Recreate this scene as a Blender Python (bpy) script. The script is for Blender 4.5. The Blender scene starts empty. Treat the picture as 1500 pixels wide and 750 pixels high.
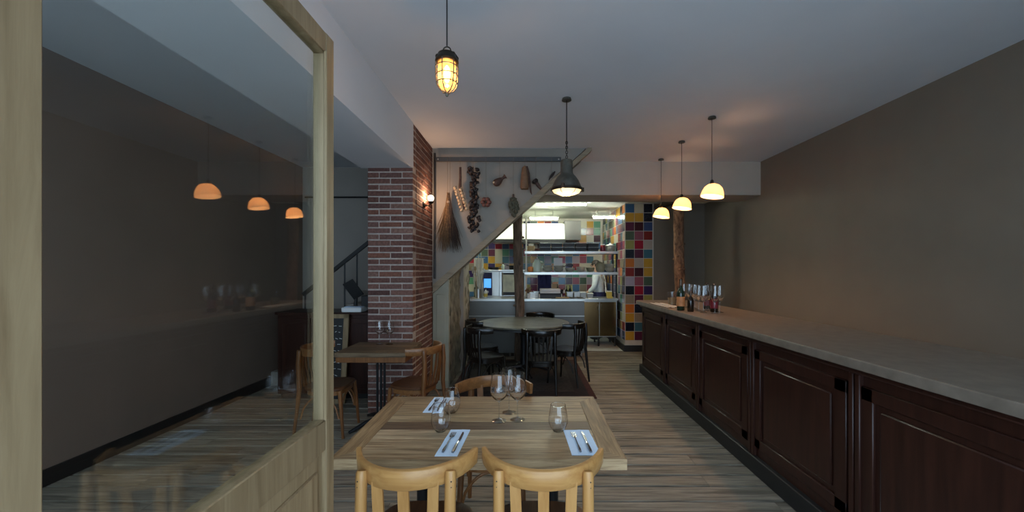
import bpy, bmesh, math, random
from mathutils import Vector, Matrix
random.seed(7)
C = bpy.context.scene.collection
PI = math.pi

# ------------------------------------------------------------------ camera, world, exposure
sc = bpy.context.scene
F = 563.0; VX, HY, CZ = 770.0, 397.0, 1.52
cam_d = bpy.data.cameras.new('camera')
cam_d.sensor_fit = 'HORIZONTAL'; cam_d.sensor_width = 36.0
cam_d.lens = 36.0 * F / 1500.0
cam_d.shift_x = -(VX - 750.0) / 1500.0
cam_d.shift_y = (HY - 375.0) / 1500.0
cam_d.clip_start = 0.02
cam = bpy.data.objects.new('camera', cam_d); C.objects.link(cam)
cam.location = (0, 0, CZ); cam.rotation_euler = (PI / 2, 0, 0)
sc.camera = cam
sc.view_settings.view_transform = 'Standard'
sc.view_settings.look = 'None'
sc.view_settings.exposure = 0.0
sc.view_settings.gamma = 1.0
sc.view_settings.use_curve_mapping = False
sc.cycles.caustics_reflective = False

SKY_UP, SKY_DOWN = 5.4, 3.7          # daylight that comes in through the open front
w = bpy.data.worlds.new('world'); sc.world = w; w.use_nodes = True
nt = w.node_tree; nt.nodes.clear()
wo = nt.nodes.new('ShaderNodeOutputWorld'); wb = nt.nodes.new('ShaderNodeBackground')
tc = nt.nodes.new('ShaderNodeTexCoord'); sp = nt.nodes.new('ShaderNodeSeparateXYZ')
mr = nt.nodes.new('ShaderNodeMapRange'); mr.inputs[1].default_value = -0.1; mr.inputs[2].default_value = 0.25
mr.inputs[3].default_value = SKY_DOWN; mr.inputs[4].default_value = SKY_UP
wb.inputs[0].default_value = (0.57, 0.78, 1.0, 1)
nt.links.new(tc.outputs['Generated'], sp.inputs[0]); nt.links.new(sp.outputs[2], mr.inputs[0])
nt.links.new(mr.outputs[0], wb.inputs[1]); nt.links.new(wb.outputs[0], wo.inputs[0])


def P(px, py, Y):
    return Vector(((px - VX) / F * Y, Y, CZ - (py - HY) / F * Y))


# ------------------------------------------------------------------ materials
def base_mat(name):
    m = bpy.data.materials.new(name); m.use_nodes = True
    n = m.node_tree.nodes; b = n['Principled BSDF']
    return m, m.node_tree, b


def plain(name, col, rough=0.5, metal=0.0, var=0.08, scale=6.0, bump=0.0, spec=None, detail=4):
    m, t, b = base_mat(name); N, L = t.nodes, t.links
    co = N.new('ShaderNodeTexCoord'); no = N.new('ShaderNodeTexNoise')
    no.inputs['Scale'].default_value = scale; no.inputs['Detail'].default_value = detail
    L.new(co.outputs['Object'], no.inputs['Vector'])
    r = N.new('ShaderNodeValToRGB')
    r.color_ramp.elements[0].position = 0.3; r.color_ramp.elements[1].position = 0.7
    r.color_ramp.elements[0].color = [c * (1 - var) for c in col] + [1]
    r.color_ramp.elements[1].color = [min(1, c * (1 + var)) for c in col] + [1]
    L.new(no.outputs[0], r.inputs[0]); L.new(r.outputs[0], b.inputs['Base Color'])
    b.inputs['Roughness'].default_value = rough; b.inputs['Metallic'].default_value = metal
    if spec is not None: b.inputs['Specular IOR Level'].default_value = spec
    if bump:
        bp = N.new('ShaderNodeBump'); bp.inputs['Strength'].default_value = bump; bp.inputs['Distance'].default_value = 0.01
        L.new(no.outputs[0], bp.inputs['Height']); L.new(bp.outputs[0], b.inputs['Normal'])
    return m


def wood(name, dark, light, axis='X', scale=3.0, rough=0.5, island=0.25, bump=0.15, vcol=False, stretch=14, spec=0.4, streak=0.0):
    m, t, b = base_mat(name); N, L = t.nodes, t.links
    co = N.new('ShaderNodeTexCoord'); mp = N.new('ShaderNodeMapping')
    s = [stretch] * 3; s['XYZ'.index(axis)] = 1.0
    mp.inputs['Scale'].default_value = s
    geo = N.new('ShaderNodeNewGeometry')
    off = N.new('ShaderNodeMath'); off.operation = 'MULTIPLY'; off.inputs[1].default_value = 37.0
    L.new(geo.outputs['Random Per Island'], off.inputs[0])
    add = N.new('ShaderNodeVectorMath'); add.operation = 'ADD'
    L.new(co.outputs['Object'], mp.inputs['Vector']); L.new(mp.outputs[0], add.inputs[0]); L.new(off.outputs[0], add.inputs[1])
    no = N.new('ShaderNodeTexNoise'); no.inputs['Scale'].default_value = scale; no.inputs['Detail'].default_value = 7
    no.inputs['Roughness'].default_value = 0.62; no.inputs['Distortion'].default_value = 0.6
    L.new(add.outputs[0], no.inputs['Vector'])
    r = N.new('ShaderNodeValToRGB'); r.color_ramp.elements[0].position = 0.32; r.color_ramp.elements[1].position = 0.68
    r.color_ramp.elements[0].color = list(dark) + [1]; r.color_ramp.elements[1].color = list(light) + [1]
    L.new(no.outputs[0], r.inputs[0])
    mr = N.new('ShaderNodeMapRange'); mr.inputs[3].default_value = 1 - island; mr.inputs[4].default_value = 1 + island
    L.new(geo.outputs['Random Per Island'], mr.inputs[0])
    mx = N.new('ShaderNodeVectorMath'); mx.operation = 'SCALE'
    L.new(r.outputs[0], mx.inputs[0]); L.new(mr.outputs[0], mx.inputs['Scale'])
    out = mx.outputs[0]
    if streak:
        m2 = N.new('ShaderNodeMapping'); s2 = [11.0] * 3; s2['XYZ'.index(axis)] = 0.8; m2.inputs['Scale'].default_value = s2
        a2 = N.new('ShaderNodeVectorMath'); a2.operation = 'ADD'
        L.new(co.outputs['Object'], m2.inputs['Vector']); L.new(m2.outputs[0], a2.inputs[0]); L.new(off.outputs[0], a2.inputs[1])
        n2 = N.new('ShaderNodeTexNoise'); n2.inputs['Scale'].default_value = 1.6; n2.inputs['Detail'].default_value = 6; n2.inputs['Distortion'].default_value = 1.2
        L.new(a2.outputs[0], n2.inputs['Vector'])
        r2 = N.new('ShaderNodeMapRange'); r2.inputs[1].default_value = .36; r2.inputs[2].default_value = .47; r2.inputs[3].default_value = 1 - streak; r2.inputs[4].default_value = 1.0
        L.new(n2.outputs[0], r2.inputs[0])
        m3 = N.new('ShaderNodeVectorMath'); m3.operation = 'SCALE'
        L.new(out, m3.inputs[0]); L.new(r2.outputs[0], m3.inputs['Scale']); out = m3.outputs[0]
    if vcol:
        at = N.new('ShaderNodeAttribute'); at.attribute_name = 'col'
        mu = N.new('ShaderNodeVectorMath'); mu.operation = 'MULTIPLY'
        L.new(out, mu.inputs[0]); L.new(at.outputs['Color'], mu.inputs[1]); out = mu.outputs[0]
    L.new(out, b.inputs['Base Color'])
    b.inputs['Roughness'].default_value = rough; b.inputs['Specular IOR Level'].default_value = spec
    bp = N.new('ShaderNodeBump'); bp.inputs['Strength'].default_value = bump; bp.inputs['Distance'].default_value = 0.004
    L.new(no.outputs[0], bp.inputs['Height']); L.new(bp.outputs[0], b.inputs['Normal'])
    return m


def colmat(name, rough=0.25, spec=0.5, var=0.06):
    """real colours of separate pieces (glazed tiles, bricks) held per face"""
    m, t, b = base_mat(name); N, L = t.nodes, t.links
    at = N.new('ShaderNodeAttribute'); at.attribute_name = 'col'
    co = N.new('ShaderNodeTexCoord'); no = N.new('ShaderNodeTexNoise'); no.inputs['Scale'].default_value = 40; no.inputs['Detail'].default_value = 5
    L.new(co.outputs['Object'], no.inputs['Vector'])
    mr = N.new('ShaderNodeMapRange'); mr.inputs[1].default_value = .3; mr.inputs[2].default_value = .7
    mr.inputs[3].default_value = 1 - var; mr.inputs[4].default_value = 1 + var
    L.new(no.outputs[0], mr.inputs[0])
    s = N.new('ShaderNodeVectorMath'); s.operation = 'SCALE'
    L.new(at.outputs['Color'], s.inputs[0]); L.new(mr.outputs[0], s.inputs['Scale']); L.new(s.outputs[0], b.inputs['Base Color'])
    b.inputs['Roughness'].default_value = rough; b.inputs['Specular IOR Level'].default_value = spec
    if var > .1:
        bp = N.new('ShaderNodeBump'); bp.inputs['Strength'].default_value = .5; bp.inputs['Distance'].default_value = .006
        L.new(no.outputs[0], bp.inputs['Height']); L.new(bp.outputs[0], b.inputs['Normal'])
    return m


def thin_glass(name, tint=(0.94, 0.96, 0.96), rough=0.0, edge=0.9, base=0.05):
    m = bpy.data.materials.new(name); m.use_nodes = True
    t = m.node_tree; N, L = t.nodes, t.links; N.clear()
    o = N.new('ShaderNodeOutputMaterial'); mx = N.new('ShaderNodeMixShader')
    tr = N.new('ShaderNodeBsdfTransparent'); tr.inputs[0].default_value = list(tint) + [1]
    gl = N.new('ShaderNodeBsdfGlossy'); gl.inputs['Roughness'].default_value = rough
    lw = N.new('ShaderNodeLayerWeight'); lw.inputs[0].default_value = 0.35
    mr = N.new('ShaderNodeMapRange'); mr.inputs[3].default_value = base; mr.inputs[4].default_value = edge
    pw = N.new('ShaderNodeMath'); pw.operation = 'POWER'; pw.inputs[1].default_value = 2.0
    L.new(lw.outputs['Facing'], pw.inputs[0]); L.new(pw.outputs[0], mr.inputs[0])
    L.new(mr.outputs[0], mx.inputs[0]); L.new(tr.outputs[0], mx.inputs[1]); L.new(gl.outputs[0], mx.inputs[2])
    L.new(mx.outputs[0], o.inputs[0])
    return m


def glow(name, col, strength, base=(0.9, 0.85, 0.75)):
    m, t, b = base_mat(name)
    no = t.nodes.new('ShaderNodeTexNoise'); no.inputs['Scale'].default_value = 3
    b.inputs['Base Color'].default_value = list(base) + [1]
    b.inputs['Emission Color'].default_value = list(col) + [1]
    b.inputs['Emission Strength'].default_value = strength
    b.inputs['Roughness'].default_value = 0.3
    return m


def glow_clear(name, col, strength):
    m = bpy.data.materials.new(name); m.use_nodes = True
    t = m.node_tree; N, L = t.nodes, t.links; N.clear()
    o = N.new('ShaderNodeOutputMaterial'); ad = N.new('ShaderNodeAddShader')
    e = N.new('ShaderNodeEmission'); e.inputs[0].default_value = list(col) + [1]; e.inputs[1].default_value = strength
    tr = N.new('ShaderNodeBsdfTransparent'); tr.inputs[0].default_value = (.9, .9, .9, 1)
    L.new(e.outputs[0], ad.inputs[0]); L.new(tr.outputs[0], ad.inputs[1]); L.new(ad.outputs[0], o.inputs[0])
    return m


def real_glass(name):
    m, t, b = base_mat(name)
    b.inputs['Base Color'].default_value = (1, 1, 1, 1); b.inputs['Roughness'].default_value = 0.0
    b.inputs['Transmission Weight'].default_value = 1.0; b.inputs['IOR'].default_value = 1.48
    return m


M = {}
M['beam_paint'] = plain('beam_paint', (0.68, 0.70, 0.735), 0.75, var=0.03, scale=2, bump=0.03)
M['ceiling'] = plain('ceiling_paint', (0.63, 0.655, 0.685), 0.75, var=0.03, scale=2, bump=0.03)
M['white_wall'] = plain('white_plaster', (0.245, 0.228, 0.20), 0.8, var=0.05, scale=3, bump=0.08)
M['lintel_paint'] = plain('lintel_paint', (0.46, 0.39, 0.325), 0.8, var=0.04, scale=3, bump=0.05)
M['taupe_wall'] = plain('taupe_plaster', (0.17, 0.14, 0.107), 0.8, var=0.05, scale=2.5, bump=0.05)
M['grey_wall'] = plain('grey_plaster', (0.34, 0.30, 0.26), 0.8, var=0.04, scale=2.5, bump=0.05)
M['brown_wall'] = plain('brown_plaster', (0.20, 0.14, 0.11), 0.8, var=0.06, scale=2.0, bump=0.05)
M['cream_paint'] = plain('cream_paint', (0.30, 0.285, 0.215), 0.6, var=0.06, scale=4)
M['kitchen_white'] = plain('kitchen_white_paint', (0.78, 0.80, 0.70), 0.7, var=0.02)
M['stone'] = plain('rough_stone', (0.19, 0.165, 0.12), 0.9, var=0.6, scale=7, bump=0.8, detail=8)
M['mortar'] = plain('mortar', (0.40, 0.33, 0.285), 0.95, var=0.15, scale=30, bump=0.4)
M['brick'] = colmat('brick_clay', 0.9, 0.2, 0.28)
M['tile'] = colmat('glazed_tile', 0.18, 0.5, 0.04)
M['kitchen_floor'] = plain('pale_kitchen_floor', (0.62, 0.62, 0.56), 0.4, var=0.05)
M['grout'] = plain('tile_grout', (0.50, 0.46, 0.40), 0.8)
M['subfloor'] = plain('dark_subfloor', (0.035, 0.028, 0.02), 0.9)
M['floor'] = wood('weathered_floorboards', (0.15, 0.125, 0.095), (0.34, 0.30, 0.235), 'X', 2.6, 0.6, 0.17, 0.4, streak=.42, spec=.25)
M['table_wood'] = wood('table_planks', (0.20, 0.125, 0.066), (0.50, 0.37, 0.225), 'X', 4.5, 0.5, 0.10, 0.2, True, streak=.30, spec=.3)
M['table_wood_y'] = wood('table_end_boards', (0.17, 0.105, 0.055), (0.42, 0.30, 0.175), 'Y', 4.5, 0.5, 0.08, 0.2, True, streak=.30, spec=.3)
M['beech'] = wood('honey_beech', (0.36, 0.165, 0.048), (0.47, 0.245, 0.080), 'Z', 3, 0.35, 0.04, 0.04)
M['beech_rail'] = wood('honey_beech_bent', (0.37, 0.17, 0.050), (0.49, 0.258, 0.085), 'X', 3, 0.33, 0.03, 0.04)
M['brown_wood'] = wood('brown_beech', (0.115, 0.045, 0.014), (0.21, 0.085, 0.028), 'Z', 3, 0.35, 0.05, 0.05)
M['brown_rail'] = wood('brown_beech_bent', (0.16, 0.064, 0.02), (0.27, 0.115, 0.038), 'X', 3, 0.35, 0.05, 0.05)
M['seat_brown'] = wood('dark_brown_seat', (0.06, 0.022, 0.01), (0.11, 0.045, 0.018), 'Y', 3, 0.35, 0.05, 0.05)
M['black_wood'] = plain('black_lacquered_wood', (0.007, 0.006, 0.005), 0.26, var=0.3, spec=0.45)
M['door_wood'] = wood('oak_door', (0.20, 0.13, 0.065), (0.34, 0.24, 0.13), 'Z', 2.0, 0.5, 0.10, 0.1)
M['mahogany'] = wood('mahogany', (0.018, 0.006, 0.004), (0.04, 0.013, 0.008), 'Z', 2, 0.36, 0.05, 0.03)
M['counter_stone'] = plain('bar_top_stone', (0.17, 0.14, 0.11), 0.35, var=0.2, scale=14)
M['black'] = plain('black_paint', (0.012, 0.012, 0.012), 0.5, var=0.1)
M['iron'] = plain('black_iron', (0.02, 0.02, 0.022), 0.4, metal=0.6, var=0.15)
M['steel'] = plain('brushed_steel', (0.46, 0.45, 0.42), 0.32, metal=1.0, var=0.06, scale=3)
M['dark_steel'] = plain('dull_steel_front', (0.125, 0.120, 0.110), 0.42, metal=0.85, var=0.08, scale=2)
M['steel_warm_reflect'] = plain('steel_door_reflection', (0.26, 0.16, 0.07), 0.22, metal=1.0, var=0.12, scale=2.5)  # stainless doors; brown tint stands in for reflections of warm surroundings
M['lamp_metal'] = plain('aged_lamp_metal', (0.125, 0.12, 0.10), 0.48, metal=0.7, var=0.25, scale=18)
M['lamp_dark'] = plain('bronze_lamp_metal', (0.045, 0.035, 0.025), 0.45, metal=0.8, var=0.25, scale=18)
M['marble'] = plain('grey_green_marble', (0.095, 0.10, 0.08), 0.33, var=0.55, scale=5, detail=8)
M['bark'] = wood('rough_log', (0.045, 0.030, 0.020), (0.20, 0.14, 0.10), 'Z', 4, 0.9, 0.1, 1.0, stretch=5)
M['bark_warm'] = wood('carved_log', (0.05, 0.022, 0.012), (0.30, 0.16, 0.085), 'Z', 9, 0.8, 0.1, 1.0, stretch=2.2)
M['trim_wood'] = wood('pale_trim_wood', (0.20, 0.16, 0.105), (0.30, 0.245, 0.165), 'X', 2, 0.6, 0.05, 0.1)
M['dark_timber'] = wood('dark_timber', (0.02, 0.013, 0.009), (0.06, 0.04, 0.025), 'X', 3, 0.8, 0.1, 0.5)
M['glass'] = real_glass('clear_glass')
M['glass_foot'] = thin_glass('clear_glass_foot', (0.96, 0.98, 1.0), 0.08, 0.8, 0.16)
M['pane'] = thin_glass('window_pane', (0.93, 0.95, 0.93), 0.0, 0.55, 0.04)
def ribbed_glass(name):
    m = thin_glass(name, (1.0, 0.88, 0.66), 0.1, 0.6, 0.08); t = m.node_tree; N, L = t.nodes, t.links
    o = [n for n in N if n.type == 'OUTPUT_MATERIAL'][0]; old = o.inputs[0].links[0].from_socket
    tl = N.new('ShaderNodeBsdfTranslucent'); tl.inputs[0].default_value = (.95, .60, .27, 1)
    mx = N.new('ShaderNodeMixShader'); mx.inputs[0].default_value = .22
    L.new(old, mx.inputs[1]); L.new(tl.outputs[0], mx.inputs[2]); L.new(mx.outputs[0], o.inputs[0])
    return m
M['amber_glass'] = ribbed_glass('ribbed_lamp_glass')
M['bottle_glass'] = plain('dark_green_bottle', (0.008, 0.022, 0.012), 0.06, var=0.1)
M['dark_bottle'] = plain('dark_brown_bottle', (0.012, 0.007, 0.004), 0.06, var=0.1)
M['orange_label'] = plain('orange_paper_label', (0.45, 0.19, 0.07), 0.6, var=0.15, scale=30)
M['foil'] = plain('bottle_foil', (0.10, 0.07, 0.05), 0.3, metal=0.8)
M['napkin'] = plain('white_napkin', (0.68, 0.82, 0.98), 0.9, var=0.03, scale=40)
M['cutlery'] = plain('polished_cutlery', (0.30, 0.30, 0.31), 0.16, metal=1.0, var=0.05)
M['bulb'] = glow_clear('lit_bulb', (1.0, 0.53, 0.16), 12)
M['globe'] = glow_clear('lit_globe', (1.0, 0.80, 0.52), 9)
M['lens'] = glow('lit_lamp_lens', (1.0, 0.72, 0.34), 1.25)
def opal_mat(name):
    m = bpy.data.materials.new(name); m.use_nodes = True
    t = m.node_tree; N, L = t.nodes, t.links; N.clear()
    o = N.new('ShaderNodeOutputMaterial'); mx = N.new('ShaderNodeMixShader'); mx.inputs[0].default_value = .6
    d = N.new('ShaderNodeBsdfDiffuse'); d.inputs[0].default_value = (.8, .66, .5, 1)
    tl = N.new('ShaderNodeBsdfTranslucent'); tl.inputs[0].default_value = (.95, .78, .58, 1)
    e = N.new('ShaderNodeEmission'); e.inputs[0].default_value = (1.0, .62, .30, 1); e.inputs[1].default_value = .25
    ad = N.new('ShaderNodeAddShader')
    L.new(d.outputs[0], mx.inputs[1]); L.new(tl.outputs[0], mx.inputs[2]); L.new(mx.outputs[0], ad.inputs[0]); L.new(e.outputs[0], ad.inputs[1]); L.new(ad.outputs[0], o.inputs[0])
    return m
M['shade_glass'] = opal_mat('lit_opal_shade')
M['tube'] = glow('fluorescent_tube', (0.93, 1.0, 0.86), 105)
M['screen'] = glow('lit_blue_screen', (0.10, 0.42, 0.95), 1.0, (0.05, 0.2, 0.5))
M['oven_lit'] = plain('oven_inside', (0.62, 0.60, 0.42), 0.4, var=0.25, scale=6)
M['straw'] = plain('dry_straw', (0.14, 0.085, 0.042), 0.9, var=0.4, scale=40)
M['twig'] = plain('dark_twigs', (0.035, 0.024, 0.019), 0.9, var=0.4, scale=40)
M['garlic'] = plain('garlic_skin', (0.42, 0.33, 0.22), 0.7, var=0.25, scale=40)
M['pepper'] = plain('dried_dark_pepper', (0.014, 0.009, 0.009), 0.6, var=0.4, scale=40)
M['red_dry'] = plain('dried_red_pods', (0.11, 0.04, 0.03), 0.6, var=0.35, scale=50)
M['brown_dry'] = plain('dried_brown_husk', (0.055, 0.026, 0.018), 0.7, var=0.45, scale=40)
M['herb'] = plain('dried_grey_herb', (0.065, 0.066, 0.045), 0.9, var=0.5, scale=40)
M['husk'] = plain('tan_husk', (0.18, 0.10, 0.055), 0.75, var=0.25, scale=20)
M['string'] = plain('thin_string', (0.16, 0.13, 0.10), 0.9)
M['rail_grey'] = plain('slate_grey_rail', (0.05, 0.056, 0.06), 0.5, var=0.1)
M['rug'] = plain('dark_rug_pile', (0.014, 0.011, 0.010), 0.95, var=0.5, scale=9)
M['rug_red'] = plain('dark_red_rug_border', (0.042, 0.010, 0.008), 0.95, var=0.4, scale=30)
M['rug_grey'] = plain('grey_rug_field', (0.028, 0.025, 0.021), 0.95, var=0.5, scale=30)
M['paper'] = plain('white_paper', (0.72, 0.72, 0.70), 0.8, var=0.03)
M['ceramic'] = plain('stoneware', (0.40, 0.385, 0.31), 0.35, var=0.08, scale=20)
M['olive_ceramic'] = plain('olive_stoneware', (0.26, 0.25, 0.16), 0.4, var=0.12, scale=20)
M['green_ceramic'] = plain('pale_green_ceramic', (0.58, 0.68, 0.56), 0.3, var=0.05)
M['white_plastic'] = plain('white_plastic', (0.82, 0.80, 0.72), 0.4, var=0.05)
M['red_plastic'] = plain('dark_red_jar', (0.20, 0.02, 0.03), 0.3)
M['orange_dish'] = plain('orange_ceramic', (0.62, 0.22, 0.05), 0.4)
M['cardboard'] = plain('tan_cardboard', (0.45, 0.32, 0.17), 0.8, var=0.1)
M['navy_cloth'] = plain('navy_cloth', (0.02, 0.02, 0.075), 0.8, var=0.3, scale=15)
M['jacket'] = plain('white_chef_cotton', (0.66, 0.70, 0.70), 0.85, var=0.10, scale=12, bump=0.5)
M['trouser'] = plain('dark_trousers', (0.02, 0.02, 0.025), 0.85)
M['skin'] = plain('skin', (0.55, 0.33, 0.23), 0.5, var=0.05)
M['hair'] = plain('dark_hair', (0.03, 0.02, 0.014), 0.6, var=0.3, scale=60)
M['chalk'] = plain('chalk', (0.75, 0.75, 0.72), 0.9)
M['yellow'] = plain('yellow_plastic', (0.75, 0.55, 0.10), 0.4)


# ------------------------------------------------------------------ geometry helpers
class MB:
    def __init__(s):
        s.bm = bmesh.new(); s.cl = s.bm.loops.layers.float_color.new('col'); s.col = (1, 1, 1, 1); s.mi = 0

    def _done(s, faces, smooth=None):
        for f in faces:
            f.material_index = s.mi; f.smooth = True
            for l in f.loops: l[s.cl] = s.col

    def box(s, x0, x1, y0, y1, z0, z1, b=0.0, mat=None, seg=1):
        m = Matrix.Translation(((x0 + x1) / 2, (y0 + y1) / 2, (z0 + z1) / 2)) @ Matrix.Diagonal((abs(x1 - x0), abs(y1 - y0), abs(z1 - z0), 1))
        if mat is not None: m = mat @ m
        r = bmesh.ops.create_cube(s.bm, size=1.0, matrix=m)
        vs = r['verts']; fs = set(f for v in vs for f in v.link_faces)
        s._done(fs)
        if b:
            es = set(e for v in vs for e in v.link_edges)
            rr = bmesh.ops.bevel(s.bm, geom=list(es), offset=b, segments=seg, affect='EDGES', profile=0.5)
            s._done(rr['faces'])
        return s

    def quad(s, pts):
        vs = [s.bm.verts.new(p) for p in pts]; f = s.bm.faces.new(vs); s._done([f]); return s

    def prism(s, poly, f0, f1):
        """poly: list of 2-D points; f0, f1 map a point to the two end faces"""
        a = [s.bm.verts.new(f0(*p)) for p in poly]; b = [s.bm.verts.new(f1(*p)) for p in poly]
        n = len(poly); fs = [s.bm.faces.new(a), s.bm.faces.new(b[::-1])]
        for i in range(n):
            fs.append(s.bm.faces.new((a[i], b[i], b[(i + 1) % n], a[(i + 1) % n])))
        s._done(fs); s.norm(fs); return s

    def norm(s, fs): bmesh.ops.recalc_face_normals(s.bm, faces=list(fs))

    def rings(s, rings, close=True, cap=(True, True)):
        rv = [[s.bm.verts.new(p) for p in r] for r in rings]; fs = []
        n = len(rv[0])
        for i in range(len(rv) - 1):
            for j in range(n if close else n - 1):
                k = (j + 1) % n
                fs.append(s.bm.faces.new((rv[i][j], rv[i][k], rv[i + 1][k], rv[i + 1][j])))
        if cap[0] and close: fs.append(s.bm.faces.new(rv[0][::-1]))
        if cap[1] and close: fs.append(s.bm.faces.new(rv[-1]))
        s._done(fs); s.norm(fs); return s

    def lathe(s, prof, c=(0, 0, 0), seg=24, mat=None, caps=(True, True)):
        c = Vector(c); R = []
        for r, z in prof:
            ring = []
            for k in range(seg):
                a = 2 * PI * k / seg
                p = Vector((max(r, 1e-4) * math.cos(a), max(r, 1e-4) * math.sin(a), z))
                if mat is not None: p = mat @ p
                ring.append(c + p)
            R.append(ring)
        return s.rings(R, True, caps)

    def tube(s, pts, r, seg=8, caps=True):
        pts = [Vector(p) for p in pts]; n = len(pts)
        rs = r if isinstance(r, (list, tuple)) else [r] * n
        R = []; up = None
        for i in range(n):
            d = (pts[min(i + 1, n - 1)] - pts[max(i - 1, 0)])
            if d.length < 1e-9: d = Vector((0, 0, 1))
            d.normalize()
            if up is None:
                up = Vector((0, 0, 1)) if abs(d.z) < 0.9 else Vector((1, 0, 0))
            a = d.cross(up)
            if a.length < 1e-5: a = d.cross(Vector((0, 1, 0.3)))
            a.normalize(); b = a.cross(d).normalized(); up = b
            R.append([pts[i] + (a * math.cos(2 * PI * k / seg) + b * math.sin(2 * PI * k / seg)) * rs[i] for k in range(seg)])
        return s.rings(R, True, (caps, caps))

    def strip(s, secs):
        """a swept closed section: secs is a list of rings"""
        return s.rings(secs, True, (True, True))

    def ball(s, c, r, sub=2, sc_=(1, 1, 1), rot=None):
        m = Matrix.Translation(c)
        if rot is not None: m = m @ rot
        m = m @ Matrix.Diagonal((r * sc_[0], r * sc_[1], r * sc_[2], 1))
        q = bmesh.ops.create_icosphere(s.bm, subdivisions=sub, radius=1.0, matrix=m)
        s._done(set(f for v in q['verts'] for f in v.link_faces)); return s

    def jitter(s, amt):
        for v in s.bm.verts:
            v.co += Vector((random.uniform(-amt, amt), random.uniform(-amt, amt), random.uniform(-amt, amt)))
        return s

    def build(s, name, mats, parent=None, loc=None, sharp=40):
        s.bm.normal_update()
        lim = math.radians(sharp)
        for e in s.bm.edges:
            if len(e.link_faces) == 2 and e.calc_face_angle(0) > lim: e.smooth = False
        me = bpy.data.meshes.new(name)
        if loc is not None:
            bmesh.ops.translate(s.bm, verts=s.bm.verts, vec=-Vector(loc))
        s.bm.to_mesh(me); s.bm.free()
        for m in (mats if isinstance(mats, (list, tuple)) else [mats]): me.materials.append(M[m])
        o = bpy.data.objects.new(name, me); C.objects.link(o)
        if loc is not None: o.location = loc
        if parent is not None: o.parent = parent
        return o


def tag(o, label, cat, group=None):
    o['label'] = label; o['category'] = cat
    if group: o['group'] = group
    return o


def thing(name, label, cat, loc=(0, 0, 0), rz=0, group=None):
    o = bpy.data.objects.new(name, None); C.objects.link(o); o.empty_display_size = 0.1
    o.location = loc; o.rotation_euler = (0, 0, rz)
    return tag(o, label, cat, group)


def struct(mb, name, mats, parent=None):
    o = mb.build(name, mats, parent)
    if parent is None: o['kind'] = 'structure'
    return o


def dup(root, loc, rz=None, label=None, group=None):
    r = root.copy(); C.objects.link(r); r.location = loc
    if rz is not None: r.rotation_euler = (0, 0, rz)
    if label: r['label'] = label
    if group: r['group'] = group
    for ch in list(root.children):
        c = ch.copy(); C.objects.link(c); c.parent = r
        for g in list(ch.children):
            d = g.copy(); C.objects.link(d); d.parent = c
    return r


def lamp(name, loc, energy, col, radius, parent=None, kind='POINT', **kw):
    l = bpy.data.lights.new(name, kind); l.energy = energy; l.color = col
    if kind == 'POINT': l.shadow_soft_size = radius
    o = bpy.data.objects.new(name, l); C.objects.link(o); o.location = loc
    if parent is not None: o.parent = parent
    return o


# ================================================================== THE SETTING
CEIL = 3.10; FRONT = -0.7; XL, XR = -3.4, 3.4
# floor: boards run across the room, each board its own plank over a dark gap
struct(MB().box(XL - .1, XR + .1, FRONT, 9.6, -0.12, -0.012), 'floor_base', 'subfloor')
fb = MB(); y = FRONT
while y < 9.5:
    wd = random.choice((0.135, 0.15, 0.16, 0.175)); x = XL - random.uniform(0, 2.0)
    while x < XR:
        ln = random.uniform(1.2, 2.9); x0, x1 = max(x, XL), min(x + ln, XR)
        if x1 - x0 > 0.05:
            dz = random.uniform(-0.002, 0.0)
            g = random.uniform(0.008, 0.018)
            fb.box(x0 + 0.0015, x1 - 0.0015, y + g, y + wd - g * .5, -0.02, dz)
        x += ln
    y += wd
struct(fb, 'floor', 'floor')

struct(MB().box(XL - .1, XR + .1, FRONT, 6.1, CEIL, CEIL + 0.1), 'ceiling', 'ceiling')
struct(MB().box(-2.1, XR + .1, 6.0, 9.6, 2.80, 2.90), 'ceiling_kitchen', 'kitchen_white')
struct(MB().box(-1.0, XR + .05, 5.56, 6.12, 2.62, CEIL + .02), 'beam_kitchen_opening', 'lintel_paint')
struct(MB().box(-1.76, -1.20, FRONT, 4.108, 2.62, CEIL + .02), 'beam_left', 'beam_paint')
struct(MB().box(XR, XR + .12, FRONT, 7.45, -0.02, CEIL + .05), 'wall_right', 'taupe_wall')
struct(MB().box(2.40, XR + .1, 7.30, 7.45, -0.02, 2.85), 'wall_bar_back', 'taupe_wall')
struct(MB().box(XL - .12, XL, FRONT, 6.0, -0.02, CEIL + .05), 'wall_left', 'brown_wall')
struct(MB().box(XL - .1, -0.95, 5.86, 6.0, -0.02, CEIL + .05), 'wall_stair_back', 'grey_wall')
struct(MB().box(-2.1, -1.0, 6.0, 6.75, -0.02, 2.82), 'wall_kitchen_front', 'grey_wall')
struct(MB().box(-2.1, -1.95, 6.7, 9.5, -0.02, 2.85), 'wall_kitchen_left', 'kitchen_white')
struct(MB().box(XL, XL + .02, FRONT, 5.86, 0, 0.12, .004), 'baseboard_left', 'black')
struct(MB().box(XR - .02, XR, FRONT, 7.3, 0, 0.12, .004), 'baseboard_right', 'black')

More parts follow.
